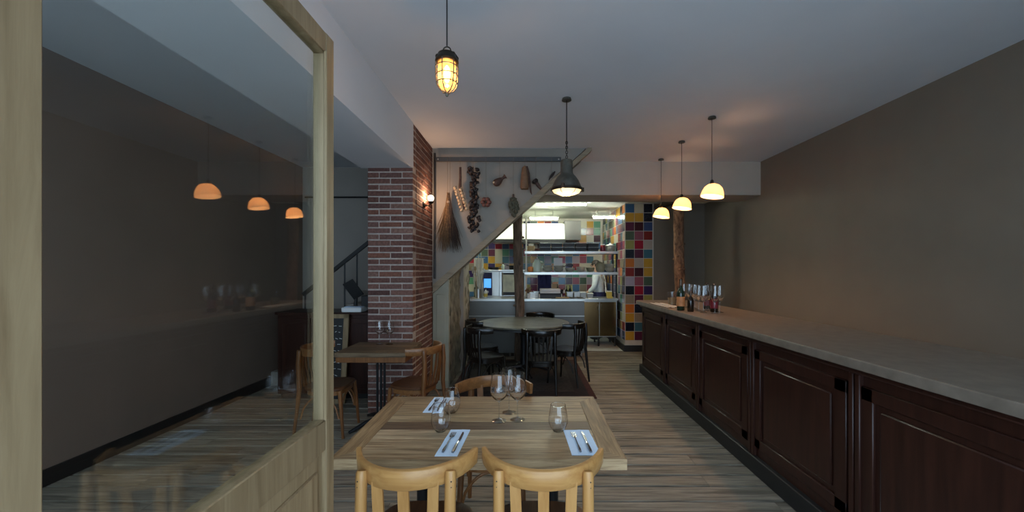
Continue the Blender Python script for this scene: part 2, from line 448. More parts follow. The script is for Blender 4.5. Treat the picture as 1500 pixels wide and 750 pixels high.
struct(MB().box(XL - .1, -3.1, FRONT - .2, FRONT, -0.02, CEIL + .05).box(-1.05, -0.80, FRONT - .2, FRONT, -0.02, CEIL + .05).box(-3.2, -1.0, FRONT - .2, FRONT, -0.02, .95).box(-3.2, -.9, FRONT - .2, FRONT, 2.80, CEIL + .05).box(2.3, XR + .1, FRONT - .2, FRONT, -0.02, CEIL + .05).box(-.81, 2.31, FRONT - .2, FRONT, 2.78, CEIL + .05), 'wall_front_added', 'white_wall')  # unseen wall added behind the camera, its openings sized to steer the daylight
struct(MB().box(-1.94, 1.87, 7.32, 9.40, -0.01, .004), 'floor_kitchen', 'kitchen_floor')
# rough stone wall of the passage under the stairs
sw = MB()
nx, nz = 26, 36
vv = [[None] * (nz + 1) for _ in range(nx + 1)]
for i in range(nx + 1):
    for j in range(nz + 1):
        t = i / nx
        vv[i][j] = sw.bm.verts.new((-1.0 + random.uniform(-.018, .018), 5.06 + t * 1.72, 2.60 * j / nz))
fs = []
for i in range(nx):
    for j in range(nz): fs.append(sw.bm.faces.new((vv[i][j], vv[i + 1][j], vv[i + 1][j + 1], vv[i][j + 1])))
sw._done(fs)
sw.box(-1.12, -1.03, 5.06, 6.76, 0, 2.62)
struct(sw, 'wall_stone', 'stone')

# white side of the staircase: a triangle above the diagonal, a cream post below it
SL = 0.9
def zd(x): return 1.31 + (x + 1.2) * SL
px = MB()
px.prism([(-1.2, zd(-1.2)), (.79, CEIL + .01), (-1.2, CEIL + .01)], lambda x, z: (x, 4.95, z), lambda x, z: (x, 5.05, z))
struct(px, 'wall_stair_side', 'white_wall')
px = MB()
px.prism([(-1.2, zd(-1.2) - .02), (.79, CEIL - .012), (.79, CEIL + .01), (-1.2, zd(-1.2) + .12)], lambda x, z: (x, 5.05, z), lambda x, z: (x, 5.56, z))
struct(px, 'trim_stair_soffit', 'white_wall')
px = MB()
px.prism([(-1.19, zd(-1.19) - .085), (.845, zd(.845) - .085), (.845, min(CEIL, zd(.845) + .03)), (.80, CEIL), (-1.19, zd(-1.19) + .02)],
         lambda x, z: (x, 4.915, min(z, CEIL)), lambda x, z: (x, 5.03, min(z, CEIL)))
struct(px, 'trim_stair_diagonal', 'trim_wood')
px = MB()
px.prism([(-1.2, 0), (-0.995, 0), (-0.995, zd(-.995) - .05), (-1.2, zd(-1.2) - .05)], lambda x, z: (x, 4.97, z), lambda x, z: (x, 5.06, z))
px.box(-1.155, -1.04, 4.962, 4.975, .12, 1.22, .004)
px.box(-1.2, -.99, 4.95, 4.985, 0, .10, .004)
struct(px, 'trim_stair_post', 'cream_paint')

# brick pillar: mortar core with every brick a block
bk = MB(); bk.mi = 0
PX0, PX1, PY0, PY1 = -1.69, -1.20, 4.10, 4.95
bk.box(PX0 + .006, PX1 - .006, PY0 + .006, PY1, 0, CEIL)
bk.mi = 1
course = 0.0662; bh = 0.0515; z = 0.004; row = 0
pal = [(.165, .080, .062), (.135, .064, .050), (.19, .095, .074), (.105, .052, .044), (.15, .078, .064), (.175, .075, .052), (.21, .115, .09)]
def brick(x0, x1, y0, y1, z):
    c = random.choice(pal); k = random.uniform(.85, 1.12); bk.col = (c[0] * k, c[1] * k, c[2] * k, 1)
    j = lambda: random.uniform(-.002, .002)
    bk.box(x0 + j(), x1 + j(), y0 + j(), y1 + j(), z + j(), z + bh + j(), .004)
while z < CEIL - .03:
    zz = z
    if row % 2: cuts = [PX0, PX0 + .245, PX1]
    else: cuts = [PX0, PX0 + .125, PX0 + .37, PX1]
    for a, b_ in zip(cuts, cuts[1:]):
        brick(a + .005, b_ - .005, PY0, PY0 + .11, zz)
    yy = PY0 + (.115 if row % 2 else .115); first = .115 if row % 2 else .23
    edges = [yy]; step = first
    while edges[-1] < PY1 - .001:
        edges.append(min(edges[-1] + step, PY1)); step = .23
    for a, b_ in zip(edges, edges[1:]):
        if b_ - a > .03: brick(PX1 - .10, PX1, a + .006, b_ - .004, zz)
    for a, b_ in zip(edges, edges[1:]):
        if b_ - a > .03: brick(PX0, PX0 + .1, a + .006, b_ - .004, zz)
    z += course; row += 1
struct(bk, 'pillar_brick', ['mortar', 'brick'])
tag(MB().tube([(-1.165, 4.925, 1.42), (-1.165, 4.925, 3.03)], .014, 8).build('drain_pipe', 'black', loc=(-1.165, 4.925, 1.42)),
    'thin black vertical pipe at the back corner of the brick pillar', 'pipe')

# tiled walls --------------------------------------------------------
TP = {'B': (.045, .13, .27), 'C': (.62, .58, .44), 'N': (.010, .014, .026), 'Y': (.56, .30, .035), 'P': (.10, .016, .045), 'M': (.055, .008, .014),
      'U': (.040, .07, .17), 'G': (.075, .115, .075), 'V': (.30, .08, .115), 'R': (.24, .022, .018), 'O': (.36, .33, .10), 'X': (.36, .01, .03),
      'L': (.42, .36, .42), 'T': (.05, .15, .20), 'A': (.60, .17, .025), 'I': (.035, .02, .10), 'S': (.30, .24, .17), 'E': (.46, .36, .30), 'K': (.10, .28, .17)}
TS = 0.172
def tiles(mb, org, du, dv, nu, nv, rows=None, nrm=(0, -1, 0), ts=TS, keys='BCNYPMUGVRXOLTAISEKC'):
    n = Vector(nrm) * .006; du, dv, org = Vector(du), Vector(dv), Vector(org)
    g = .005
    for v in range(nv):
        for u in range(nu):
            k = rows[v][u] if rows and v < len(rows) and u < len(rows[v]) else random.choice(keys)
            c = TP[k]; mb.col = (*[q_ * .85 for q_ in c], 1); mb.mi = 1
            a = org + du * (u * ts + g) + dv * (v * ts + g); b = org + du * ((u + 1) * ts - g) + dv * ((v + 1) * ts - g)
            q = [a, a + du * (ts - 2 * g), b, a + dv * (ts - 2 * g)]
            mb.rings([[p - n * .5 for p in q], [p + n for p in q]], True, (False, True))
    mb.col = (1, 1, 1, 1); mb.mi = 0

rows = ['BCN', 'YYN', 'PMU', 'GVR', 'OXE', 'NPT', 'AEY', 'RMY', 'LVG', 'NXI', 'SPO', 'ANX', 'YSC', 'NTE', 'YPA', 'XMB', 'RGC']
tm = MB(); tm.box(1.875, 2.415, 7.256, 7.46, -0.02, 2.82)
tiles(tm, (1.88, 7.256, 2.79), (1, 0, 0), (0, 0, -1), 3, 15, rows)
tm.mi = 0
tm.box(1.875, 2.0, 7.40, 9.5, -0.02, 2.82)
tiles(tm, (1.875, 7.27, 2.79), (0, 1, 0), (0, 0, -1), 12, 15, None, (-1, 0, 0))
struct(tm, 'wall_kitchen_right', ['grout', 'tile'])
struct(MB().box(1.85, 2.43, 7.235, 7.26, 0, .12).box(1.85, 1.876, 7.26, 9.3, 0, .12), 'baseboard_kitchen_right', 'black')
tm = MB(); tm.box(-2.1, 2.0, 9.406, 9.55, -0.02, 2.85)
tiles(tm, (-1.95, 9.406, 2.74), (1, 0, 0), (0, 0, -1), 22, 12)
struct(tm, 'wall_kitchen_back', ['grout', 'tile'])

# staircase behind the pillar ----------------------------------------
stp = MB(); x = -3.38; z = 0.0
poly = [(-3.38, 0)]; 
while z < 2.5:
    z += .18; poly.append((x, z)); x += .2; poly.append((x, z))
poly += [(x, z - .45)]
poly += [(-2.6, 0)]
stp.prism(poly, lambda x, z: (x, 5.1, z), lambda x, z: (x, 5.85, z))
struct(stp, 'stairs', 'grey_wall')
hr = thing('stair_handrail', 'black iron stair handrail climbing to the right behind the brick pillar', 'handrail', (-3.2, 5.06, 0))
a = P(470, 411, 5.06); b = P(600, 307, 5.06); o = Vector((-3.2, 5.06, 0))
a = a + (a - b) * .2
hb = MB(); d = (b - a).normalized(); nn = Vector((-d.z, 0, d.x)) * .022
q = [a - nn + Vector((0, -.02, 0)), a + nn + Vector((0, -.02, 0)), a + nn + Vector((0, .02, 0)), a - nn + Vector((0, .02, 0))]
hb.rings([[p - o for p in q], [p + (b - a) - o for p in q]])
hb.build('rail', 'black', hr)
for pxx in (447, 466, 485, 505, 523, 541, 560):
    t = ((pxx - VX) / F * 5.06 - a.x) / (b.x - a.x)
    p = a.lerp(b, t)
    zb = max(0.0, p.z - 1.02)
    MB().tube([(p.x - o.x, 0, zb), (p.x - o.x, 0, p.z)], .011, 8).build('baluster', 'black', hr)
tag(MB().tube([(-3.35, 5.835, 2.64), (-1.4, 5.835, 2.64)], .013, 8).build('wall_cable', 'black', loc=(-3.35, 5.835, 2.64)),
    'thin black cable running level along the grey wall beyond the brick pillar', 'cable')

# open glazed door at the left ---------------------------------------
DX = -0.65; D0, D1, DZ = 0.46, 1.305, 2.30
door = bpy.data.objects.new('door_1', None); C.objects.link(door); door['kind'] = 'structure'; door['label'] = 'open oak glazed door leaf beside the camera'
dz_lock = 0.985
f = MB()
f.box(DX - .045, DX, D1 - .052, D1, .01, DZ, .004); f.box(DX - .045, DX, D0, D0 + .06, .01, DZ, .004)
f.box(DX - .043, DX - .002, D0 + .05, D1 - .05, DZ - .07, DZ - .001, .003)
f.box(DX - .043, DX - .002, D0 + .05, D1 - .05, dz_lock - .05, dz_lock + .05, .003)
f.box(DX - .043, DX - .002, D0 + .05, D1 - .05, .011, .16, .003)
f.box(DX - .005, DX + .006, D1 - .062, D1 - .045, dz_lock + .05, DZ - .065, .003)
f.build('door_frame', 'door_wood', door)
p_ = MB(); p_.box(DX - .032, DX - .014, D0 + .05, D1 - .05, .14, dz_lock - .04, .002)
p_.box(DX - .018, DX - .006, D0 + .11, D1 - .09, .20, dz_lock - .10, .004)
p_.build('door_panel', 'door_wood', door)
MB().box(DX - .026, DX - .020, D0 + .055, D1 - .05, dz_lock + .045, DZ - .065).build('door_pane', 'pane', door)

# ================================================================== CHAIRS
def make_chair(name, label, wood_m, rail_m, seat_m, nsl=3, cat='chair', group=None):
    t = thing(name, label, cat, (0, 0, 0), 0, group)
    R, cy, hw = 0.251, 0.031, 0.17             # arc of the back rail (local +Y is forward)
    def arc(th, r=R): return (r * math.sin(th), -.240 - (r - R) * math.cos(th) + R * 1.22 * (1 - math.cos(th)))
    # back rail: a bent board, slightly leaning back at the top
    secs = []; th = 22.0
    n = 22; TH = 1.16
    for i in range(n + 1):
        a = -TH + 2 * TH * i / n
        e = abs(a) / TH
        z1 = .822 - .004 * e; z0 = .7485 + (.006 * max(0, e - .72) / .28)
        tk = .010
        ring = []
        for (rr, zz) in ((R - tk, z0 + .003), (R - tk + .003, z0), (R + tk - .003, z0), (R + tk, z0 + .003), (R + tk + .004, z1 - .004), (R + tk, z1), (R - tk + .006, z1), (R - tk + .003, z1 - .004)):
            x_, y_ = arc(a, rr); ring.append((x_, y_, zz))
        secs.append(ring)
    MB().strip(secs).build('back_rail', rail_m, t, sharp=50)
    # posts run from the floor up behind the rail
    for s in (-1, 1):
        x1, y1 = arc(s * .62, R + .026)
        lg = MB().tube([(s * .175, -.25, 0), (s * .170, -.220, .25), (s * .165, -.200, .45), (x1 * .995, y1 - .008, .66), (x1, y1 - .001, .768), (x1, y1 + .001, .792), (x1, y1 + .003, .799)],
                       [.013, .0165, .020, .0205, .0205, .0200, .0165], 14)
        pl = lg.build('rear_leg', wood_m, t)
        sm = MB()
        for zz in (.762, .782): sm.ball((x1 + s * .006, y1 - .0195, zz - .012), .003, 1)
        sm.build('screw', 'black', pl)
    # slats
    for k in range(nsl):
        a = (-0.42 + .84 * k / (nsl - 1)) if nsl > 1 else 0
        if nsl > 4: a *= 1.25
        xt, yt = arc(a, R - .002); xb, yb = xt * .86, -.182 - .005 * math.cos(a)
        wv = .0195 if nsl < 5 else .010
        sl = MB()
        sl.rings([[(xb - wv, yb - .006, .455), (xb + wv, yb - .006, .455), (xb + wv, yb + .006, .455), (xb - wv, yb + .006, .455)],
                  [(xt * .95 - wv, (yt + yb) / 2 - .014, .61), (xt * .95 + wv, (yt + yb) / 2 - .014, .61), (xt * .95 + wv, (yt + yb) / 2 - .002, .61), (xt * .95 - wv, (yt + yb) / 2 - .002, .61)],
                  [(xt - wv, yt - .006, .765), (xt + wv, yt - .006, .765), (xt + wv, yt + .006, .765), (xt - wv, yt + .006, .765)]])
        sl.build('slat', wood_m, t)
    # seat: rounded trapezoid
    pts = []
    for k in range(40):
        a = 2 * PI * k / 40
        cx_, sx_ = math.cos(a), math.sin(a)
        e = 0.62
        x_ = .195 * (abs(cx_) ** e) * (1 if cx_ > 0 else -1); y_ = .195 * (abs(sx_) ** e) * (1 if sx_ > 0 else -1)
        x_ *= 1 + .10 * (y_ / .195)
        pts.append((x_, y_))
    MB().rings([[(x_ * .97, y_ * .97, .428) for x_, y_ in pts], [(x_, y_, .434) for x_, y_ in pts], [(x_, y_, .452) for x_, y_ in pts], [(x_ * .96, y_ * .96, .458) for x_, y_ in pts], [(x_ * .7, y_ * .7, .452) for x_, y_ in pts]]).build('seat', seat_m, t)
    MB().rings([[(x_ * .90, y_ * .90, .385) for x_, y_ in pts], [(x_ * .90, y_ * .90, .429) for x_, y_ in pts]]).build('seat_frame', rail_m, t)
    for s in (-1, 1):
        MB().tube([(s * .185, .195, 0), (s * .178, .178, .22), (s * .168, .158, .43)], [.012, .0155, .019], 12).build('front_leg', wood_m, t)
    # bentwood arches under the seat
    def archf(p0, p1, zt, zb):
        pp = []
        for k in range(15):
            u = k / 14; h = math.sin(PI * u) ** .55
            pp.append(Vector(p0).lerp(Vector(p1), u) + Vector((0, 0, zb + (zt - zb) * h)))
        return pp
    for p0, p1 in (((-.172, .165, 0), (.172, .165, 0)), ((-.178, -.185, 0), (-.178, .155, 0)), ((.178, -.185, 0), (.178, .155, 0))):
        MB().tube(archf(p0, p1, .385, .18), .0085, 8).build('arch_brace', rail_m, t)
    return t

# ================================================================== FRONT TABLE
TX0, TX1, TY0, TY1, TZ = -0.802, 0.414, 1.568, 2.352, 0.752
tb = thing('dining_table', 'large reclaimed wood dining table in front, laid with glasses and blue napkins', 'table', ((TX0 + TX1) / 2, (TY0 + TY1) / 2, 0))
ox, oy = (TX0 + TX1) / 2, (TY0 + TY1) / 2
hx, hy = (TX1 - TX0) / 2, (TY1 - TY0) / 2
bw = .095; th = .044
top = MB()
n_pl = 6; ph = (2 * hy - 2 * bw) / n_pl
shade = [(1.05, 1.02, .95), (1.12, 1.1, 1.06), (.55, .47, .43), (1.0, .98, .92), (1.15, 1.08, .98), (.80, .72, .65)]
shade = [(1.02, .95, .86), (1.32, 1.30, 1.26), (.34, .29, .28), (1.05, 1.02, .92), (.78, .72, .62), (.95, .86, .74)]
for k in range(n_pl):
    top.col = (*shade[k], 1)
    top.box(-hx + bw + .001, hx - bw - .001, -hy + bw + k * ph + .0009, -hy + bw + (k + 1) * ph - .0009, TZ - .03, TZ, .0012)
def mitre(ax0, ax1, y_out, y_in):
    return [(ax0, y_out), (ax1, y_out), (ax1 - bw, y_in), (ax0 + bw, y_in)]
f0 = lambda x, y: (x, y, TZ - th); f1 = lambda x, y: (x, y, TZ)
top.col = (.95, .88, .78, 1); top.prism(mitre(-hx, hx, -hy, -hy + bw), f0, f1)
top.col = (.82, .76, .66, 1); top.prism(mitre(-hx, hx, hy, hy - bw), f0, f1)
top.mi = 1
top.col = (.98, .86, .70, 1); top.prism([(-hx, -hy), (-hx + bw, -hy + bw), (-hx + bw, hy - bw), (-hx, hy)], f0, f1)
top.col = (.90, .82, .70, 1); top.prism([(hx, -hy), (hx - bw, -hy + bw), (hx - bw, hy - bw), (hx, hy)], f0, f1)
top.build('tabletop', ['table_wood', 'table_wood_y'], tb)
MB().box(-hx + .10, hx - .10, -hy + .12, hy - .12, TZ - .062, TZ - .031, .002).build('under_frame', 'iron', tb)
for sx in (-.33, .33):
    pe = MB().tube([(sx, 0, .05), (sx, 0, TZ - .062)], .03, 16).build('pedestal', 'iron', tb)
    ft = MB()
    for a in (0.78, 2.35, 3.93, 5.5):
        ft.tube([(sx, 0, .07), (sx + .14 * math.cos(a), .16 * math.sin(a), .055), (sx + .25 * math.cos(a), .30 * math.sin(a), .012)], [.026, .020, .013], 8)
    ft.lathe([(.045, .03), (.055, .06), (.034, .11)], (sx, 0, 0), 16)
    ft.build('foot', 'iron', pe)
    br = MB()
    for a in (0.78, 2.35, 3.93, 5.5):
        br.tube([(sx, 0, TZ - .22), (sx + .16 * math.cos(a), .18 * math.sin(a), TZ - .066)], .010, 6)
    br.build('bracket', 'iron', pe)

ch = make_chair('bistro_chair', 'honey wooden bistro chair in front, the left of the two with backs to us', 'beech', 'beech_rail', 'seat_brown', 3, group='honey wooden bistro chairs at the front table')
ch.location = (-.432, 1.592, 0); ch.rotation_euler = (0, 0, 0)
dup(ch, (.068, 1.590, 0), -.02, 'honey wooden bistro chair in front, the right of the two with backs to us')
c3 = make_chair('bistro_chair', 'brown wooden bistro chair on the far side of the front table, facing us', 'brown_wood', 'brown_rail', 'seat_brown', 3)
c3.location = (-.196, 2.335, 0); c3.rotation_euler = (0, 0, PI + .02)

# ------------------------------------------------------------------ glassware and place settings
def wine_glass(h=.24, r=.046):
    g = thing('wine_glass', 'x', 'wine glass')
    s = h / .24; k = r / .046
    bow = [(.004, .098), (.016, .104), (.034, .122), (.0445, .146), (.046, .160), (.0435, .190), (.0395, .218), (.037, .240), (.0355, .240), (.038, .217), (.042, .189), (.0442, .160), (.043, .147), (.032, .124), (.012, .109)]
    MB().lathe([(a * k, z_ * s) for a, z_ in bow], seg=32, caps=(False, False)).build('bowl', 'glass', g, sharp=70)
    MB().lathe([(a * k, z_ * s) for a, z_ in [(.0052, .012), (.0038, .03), (.0034, .07), (.0042, .094), (.006, .100)]], seg=14).build('stem', 'glass_foot', g)
    MB().lathe([(a * k, z_ * s) for a, z_ in [(.0375, 0), (.038, .0015), (.030, .004), (.012, .009), (.0055, .014)]], seg=32).build('foot', 'glass_foot', g)
    return g

gr = 'wine glasses on the front table'
g0 = wine_glass(); g0.location = (-.136, 1.97, TZ); g0['group'] = gr
g0['label'] = 'clear wine glass on the front table, left of the three clustered in the middle'
dup(g0, (-.042, 1.985, TZ), None, 'clear wine glass on the front table, right of the three clustered in the middle')
dup(g0, (-.090, 2.085, TZ), None, 'clear wine glass on the front table, rear one behind the clustered pair')

def tumbler():
    g = thing('stemless_glass', 'x', 'glass')
    pr = [(.012, 0), (.024, .001), (.036, .018), (.0455, .042), (.047, .055), (.044, .082), (.039, .108), (.036, .126), (.0345, .126), (.0375, .107), (.0425, .081), (.0458, .055), (.0444, .043), (.0348, .0195), (.0225, .0028), (.004, .0022)]
    MB().lathe(pr, seg=32, caps=(True, True)).build('glass_body', 'glass', g, sharp=70)
    MB().lathe([(.0353 + .0010 * math.cos(a), .126 + .0010 * math.sin(a)) for a in [k * PI / 4 for k in range(9)]], seg=32, caps=(False, False)).build('rim', 'glass', g)
    return g
gs = 'stemless tumblers on the front table'
g1 = tumbler(); g1.location = (-.407, 1.845, TZ); g1['group'] = gs; g1['label'] = 'rounded stemless tumbler by the left front napkin on the front table'
dup(g1, (-.402, 2.09, TZ), None, 'rounded stemless tumbler beside the far left napkin on the front table')
dup(g1, (.156, 1.845, TZ), None, 'rounded stemless tumbler by the right front napkin on the front table')

def napkin(cx, cy, w_, l_, shear, label, rz=0):
    o = MB()
    n = 10
    sec = []
    for i in range(n + 1):
        y_ = -l_ / 2 + l_ * i / n; sx_ = shear * y_
        zz = .003 + .001 * math.sin(i * 1.3)
        sec.append([(-w_ / 2 + sx_, y_, 0.0005), (w_ / 2 + sx_, y_, 0.0005), (w_ / 2 + sx_, y_, zz), (w_ * .12 + sx_, y_, zz + .0012), (0 + sx_, y_, zz + .0004), (-w_ / 2 + sx_, y_, zz)])
    o.rings(sec)
    t = o.build('napkin', 'napkin'); t.location = (cx, cy, TZ); t.rotation_euler = (0, 0, rz)
    return tag(t, label, 'napkin', 'folded napkins on the front table')

def fork():
    m = MB()
    m.tube([(0, -.095, .004), (0, -.075, .004), (0, -.03, .0045), (0, .03, .0055), (0, .045, .005)], [.0052, .0062, .0032, .0022, .003], 8)
    hd = [[(-.004, .042, .004), (.004, .042, .004), (.004, .042, .006), (-.004, .042, .006)], [(-.011, .056, .0035), (.011, .056, .0035), (.011, .056, .0055), (-.011, .056, .0055)], [(-.0115, .064, .003), (.0115, .064, .003), (.0115, .064, .005), (-.0115, .064, .005)]]
    m.rings(hd)
    for k in range(4):
        x_ = -.0098 + k * .0065
        m.box(x_ - .0013, x_ + .0013, .063, .100, .0032, .0052)
    return m
def knife():
    m = MB()
    m.tube([(0, -.10, .005), (0, -.08, .005), (0, -.03, .0052), (0, 0, .005), (0, .006, .005)], [.006, .0072, .0055, .0045, .003], 8)
    m.prism([(-.004, .004), (.006, .004), (.0075, .03), (.0065, .08), (.002, .102), (-.004, .10)], lambda x, y: (x, y, .0042), lambda x, y: (x, y, .0058))
    return m
fk = fork().build('fork', 'cutlery'); kn = knife().build('knife', 'cutlery')
NZ = TZ + .0035
setts = [(-.322, 1.722, .094, .262, .06, 'left front', 0), (.248, 1.724, .122, .25, -.045, 'right front', 0), (-.505, 2.205, .10, .245, .02, 'far left', 0)]
for i, (cx, cy, w_, l_, shr, nm, rz) in enumerate(setts):
    napkin(cx, cy, w_, l_, shr, 'folded pale blue-white napkin at the %s place of the front table' % nm, rz)
    for src, dx, cat in ((fk, -.021, 'fork'), (kn, .022, 'knife')):
        o = src if i == 0 else src.copy()
        if i: C.objects.link(o)
        o.location = (cx + dx, cy - .01, NZ); o.rotation_euler = (0, 0, -shr)
        tag(o, 'silver table %s on the folded napkin at the %s place' % (cat, nm), cat, 'cutlery on the napkins')

# ================================================================== SMALL TABLE BY THE PILLAR
t2 = thing('bistro_table', 'small wooden bistro table standing against the brick pillar', 'table', (-1.43, 3.80, 0))
mm = MB()
for k in range(4):
    kk = random.uniform(.32, .48); mm.col = (kk, kk * .92, kk * .85, 1)
    mm.box(-.33, .33, -.27 + k * .135 + .001, -.27 + (k + 1) * .135 - .001, .725, .768, .002)
mm.build('tabletop', 'table_wood', t2)
MB().box(-.32, .32, -.262, -.24, .675, .7255, .002).box(-.32, .32, .24, .262, .675, .7255, .002).box(-.322, -.30, -.26, .26, .675, .7255, .002).box(.30, .322, -.26, .26, .675, .7255, .002).build('apron', 'brown_wood', t2)
pe = MB()
for dx in (-.035, 0, .035): pe.tube([(dx, 0, .06), (dx, 0, .725)], .012, 10)
pe.box(-.2, .2, -.2, .2, .700, .724, .003).build('pedestal', 'iron', t2)
ft = MB()
for a in (.78, 2.35, 3.93, 5.5): ft.tube([(0, 0, .08), (.16 * math.cos(a), .16 * math.sin(a), .06), (.31 * math.cos(a), .31 * math.sin(a), .012)], [.028, .022, .014], 8)
ft.build('foot', 'iron', t2)
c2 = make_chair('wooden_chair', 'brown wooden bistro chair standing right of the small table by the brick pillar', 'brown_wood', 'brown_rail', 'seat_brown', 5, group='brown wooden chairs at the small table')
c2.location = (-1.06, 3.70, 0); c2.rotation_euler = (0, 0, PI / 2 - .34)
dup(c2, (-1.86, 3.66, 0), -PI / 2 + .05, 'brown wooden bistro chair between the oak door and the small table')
g2 = dup(g0, (-1.50, 3.95, .768), None, 'wine glass on the small table by the pillar, left of two', 'wine glasses on the small table by the pillar')
dup(g0, (-1.40, 3.95, .768), None, 'wine glass on the small table by the pillar, right of two', 'wine glasses on the small table by the pillar')

# sideboard with till
sb = thing('sideboard', 'dark red brown wooden sideboard carrying the till behind the brick pillar', 'sideboard', (-2.35, 4.77, 0))
MB().box(-.6, .6, -.2, .22, .06, 1.0, .004).build('body', 'mahogany', sb)
MB().box(-.62, .62, -.225, .23, 1.0, 1.03, .004).build('top', 'mahogany', sb)
MB().box(-.57, .57, -.18, .2, 0, .062).build('plinth', 'black', sb)
for k in range(3):
    dr = MB().box(-.58 + k * .39, -.58 + k * .39 + .375, -.216, -.198, .12, .96, .004); dr.box(-.53 + k * .39, -.53 + k * .39 + .275, -.222, -.21, .18, .90, .006)
    dd = dr.build('door', 'mahogany', sb)
    MB().ball((-.58 + k * .39 + .34, -.232, .56), .013, 2).build('knob', 'lamp_dark', dd)
pr = thing('till_printer', 'low white receipt tray on the dark sideboard beside the pillar', 'printer', (-2.07, 4.64, 1.03))
MB().box(-.12, .12, -.08, .10, 0, .055, .006).build('body', 'paper', pr)
MB().box(-.10, .10, -.05, .06, .055, .062, .002).build('paper_sheet', 'napkin', pr)
pos = thing('till_screen', 'black tilted touch screen till on the sideboard beside the pillar', 'till', (-2.17, 4.86, 1.03))
MB().box(-.11, .09, -.09, .09, 0, .03, .005).build('base', 'black', pos)
MB().tube([(0, .02, .02), (.01, .03, .14), (0, 0, .24)], .018, 8).build('stand', 'black', pos)
rot = Matrix.Translation((.0, -.02, .26)) @ Matrix.Rotation(-.5, 4, 'Y') @ Matrix.Rotation(.35, 4, 'X')
MB().box(-.07, .07, -.012, .012, -.12, .12, .004, rot).build('screen', 'black', pos)
tag(MB().box(-2.055, -1.86, 4.80, 4.97, 1.03, 1.21, .006).build('storage_box', 'black', loc=(-1.955, 4.9, 1.03)), 'dark square box beside the till screen, close to the pillar', 'box')
cb = thing('chalkboard', 'wood framed chalkboard leaning on the dark sideboard by the oak door', 'chalkboard', (-2.27, 4.39, 0))
rt = Matrix.Translation((0, .02, 0)) @ Matrix.Rotation(-.10, 4, 'X')
fr = MB()
fr.box(-.2, .2, -.012, .012, .0, .05, .003, rt).box(-.2, .2, -.012, .012, .97, 1.02, .003, rt).box(-.2, -.15, -.012, .012, .0, 1.02, .003, rt).box(.14, .2, -.012, .012, .0, 1.02, .003, rt)
fr.build('frame', 'door_wood', cb)
MB().box(-.155, .145, -.004, .008, .045, .975, 0, rt).build('board', 'black', cb)
chk = MB()
for k in range(11):
    x_ = -.12
    while x_ < .10:
        l_ = random.uniform(.015, .05); chk.tube([rt @ Vector((x_, -.0055, .88 - k * .07)), rt @ Vector((x_ + l_, -.0055, .88 - k * .07 + random.uniform(-.012, .012)))], .003, 5); x_ += l_ + random.uniform(.01, .03)
o = chk.build('chalk_writing', 'chalk', cb); o['kind'] = 'stuff'

# ================================================================== ROUND TABLE, BLACK CHAIRS, RUG
RX, RY, RR, RZ = -.03, 5.72, .675, .762
rg = thing('rug', 'dark rug with a dull red border under the round table', 'rug', (-.05, 5.55, 0))
MB().box(-.90, .90, -.98, 1.0, .0, .010, .003).build('rug_border', 'rug_red', rg)
MB().box(-.82, .82, -.90, .92, .0101, .0125, .001).build('rug_field', 'rug', rg)
MB().box(-.66, .66, -.74, .76, .0126, .0138, .001).build('rug_centre', 'rug_grey', rg)
RUGZ = .0139
rt_ = thing('round_table', 'round marble topped table on a black pedestal beneath the stairs', 'table', (RX, RY, RUGZ))
prof = [(.0, RZ - .03), (RR - .02, RZ - .03), (RR, RZ - .02), (RR, RZ - .006), (RR - .006, RZ), (0, RZ)]
MB().lathe([(r_, z_ - RUGZ) for r_, z_ in prof], seg=64).build('tabletop', 'marble', rt_)
MB().lathe([(RR - .012, RZ - .055 - RUGZ), (RR - .012, RZ - .031 - RUGZ)], seg=64).build('apron', 'black', rt_)
MB().lathe([(.06, .06), (.05, .12), (.04, .3), (.045, .5), (.07, .66), (.16, .70)], seg=24).build('pedestal', 'iron', rt_)
ft = MB()
for a in (.3, 1.87, 3.44, 5.01): ft.tube([(0, 0, .10), (.2 * math.cos(a), .2 * math.sin(a), .08), (.38 * math.cos(a), .38 * math.sin(a), .016)], [.04, .03, .016], 8)
ft.build('foot', 'iron', rt_)

bc = make_chair('black_chair', 'black bistro chair before the round table, its back squarely to us', 'black_wood', 'black_wood', 'black_wood', 6, group='black bistro chairs around the round table')
bc.location = (.19, 4.66, RUGZ); bc.rotation_euler = (0, 0, -.05)
dup(bc, (-.50, 4.82, RUGZ), -.85, 'black bistro chair at the near left of the round table, turned rightward')
dup(bc, (.56, 5.22, RUGZ), .98, 'black bistro chair at the right side of the round table')
dup(bc, (-.60, 5.42, RUGZ), -1.22, 'black bistro chair at the far left of the round table, by the stone wall')
dup(bc, (.22, 6.20, RUGZ), PI - .3, 'black bistro chair behind the round table, facing us beside the log post')

# log posts
def log(name, label, x, y_, r, h, mat, knots=6):
    m = MB(); R = []
    for i in range(30):
        z_ = h * i / 29; ring = []
        for k in range(14):
            a = 2 * PI * k / 14
            rr = r * (1 + .09 * math.sin(3 * a + z_ * 2.1) + random.uniform(-.05, .05))
            ring.append((rr * math.cos(a) + .012 * math.sin(z_ * 2.3), rr * math.sin(a), z_))
        R.append(ring)
    m.rings(R)
    for k in range(knots):
        a = random.uniform(0, 2 * PI); z_ = random.uniform(.9, h - .3)
        m.ball((r * .95 * math.cos(a), r * .95 * math.sin(a), z_), .028, 2, (1, 1, .8))
    o = m.build(name, mat); o.location = (x, y_, 0)
    return tag(o, label, 'post')
log('log_post', 'rough dark log post standing before the steel kitchen counter', -.118, 6.52, .078, 2.80, 'bark', 8)
log('log_post', 'knotty orange brown log post rising behind the bar', 2.60, 6.50, .082, 2.60, 'bark_warm', 10)
bmr = MB()
q0, q1 = P(962, 305, 7.22), P(1012, 286, 6.35)
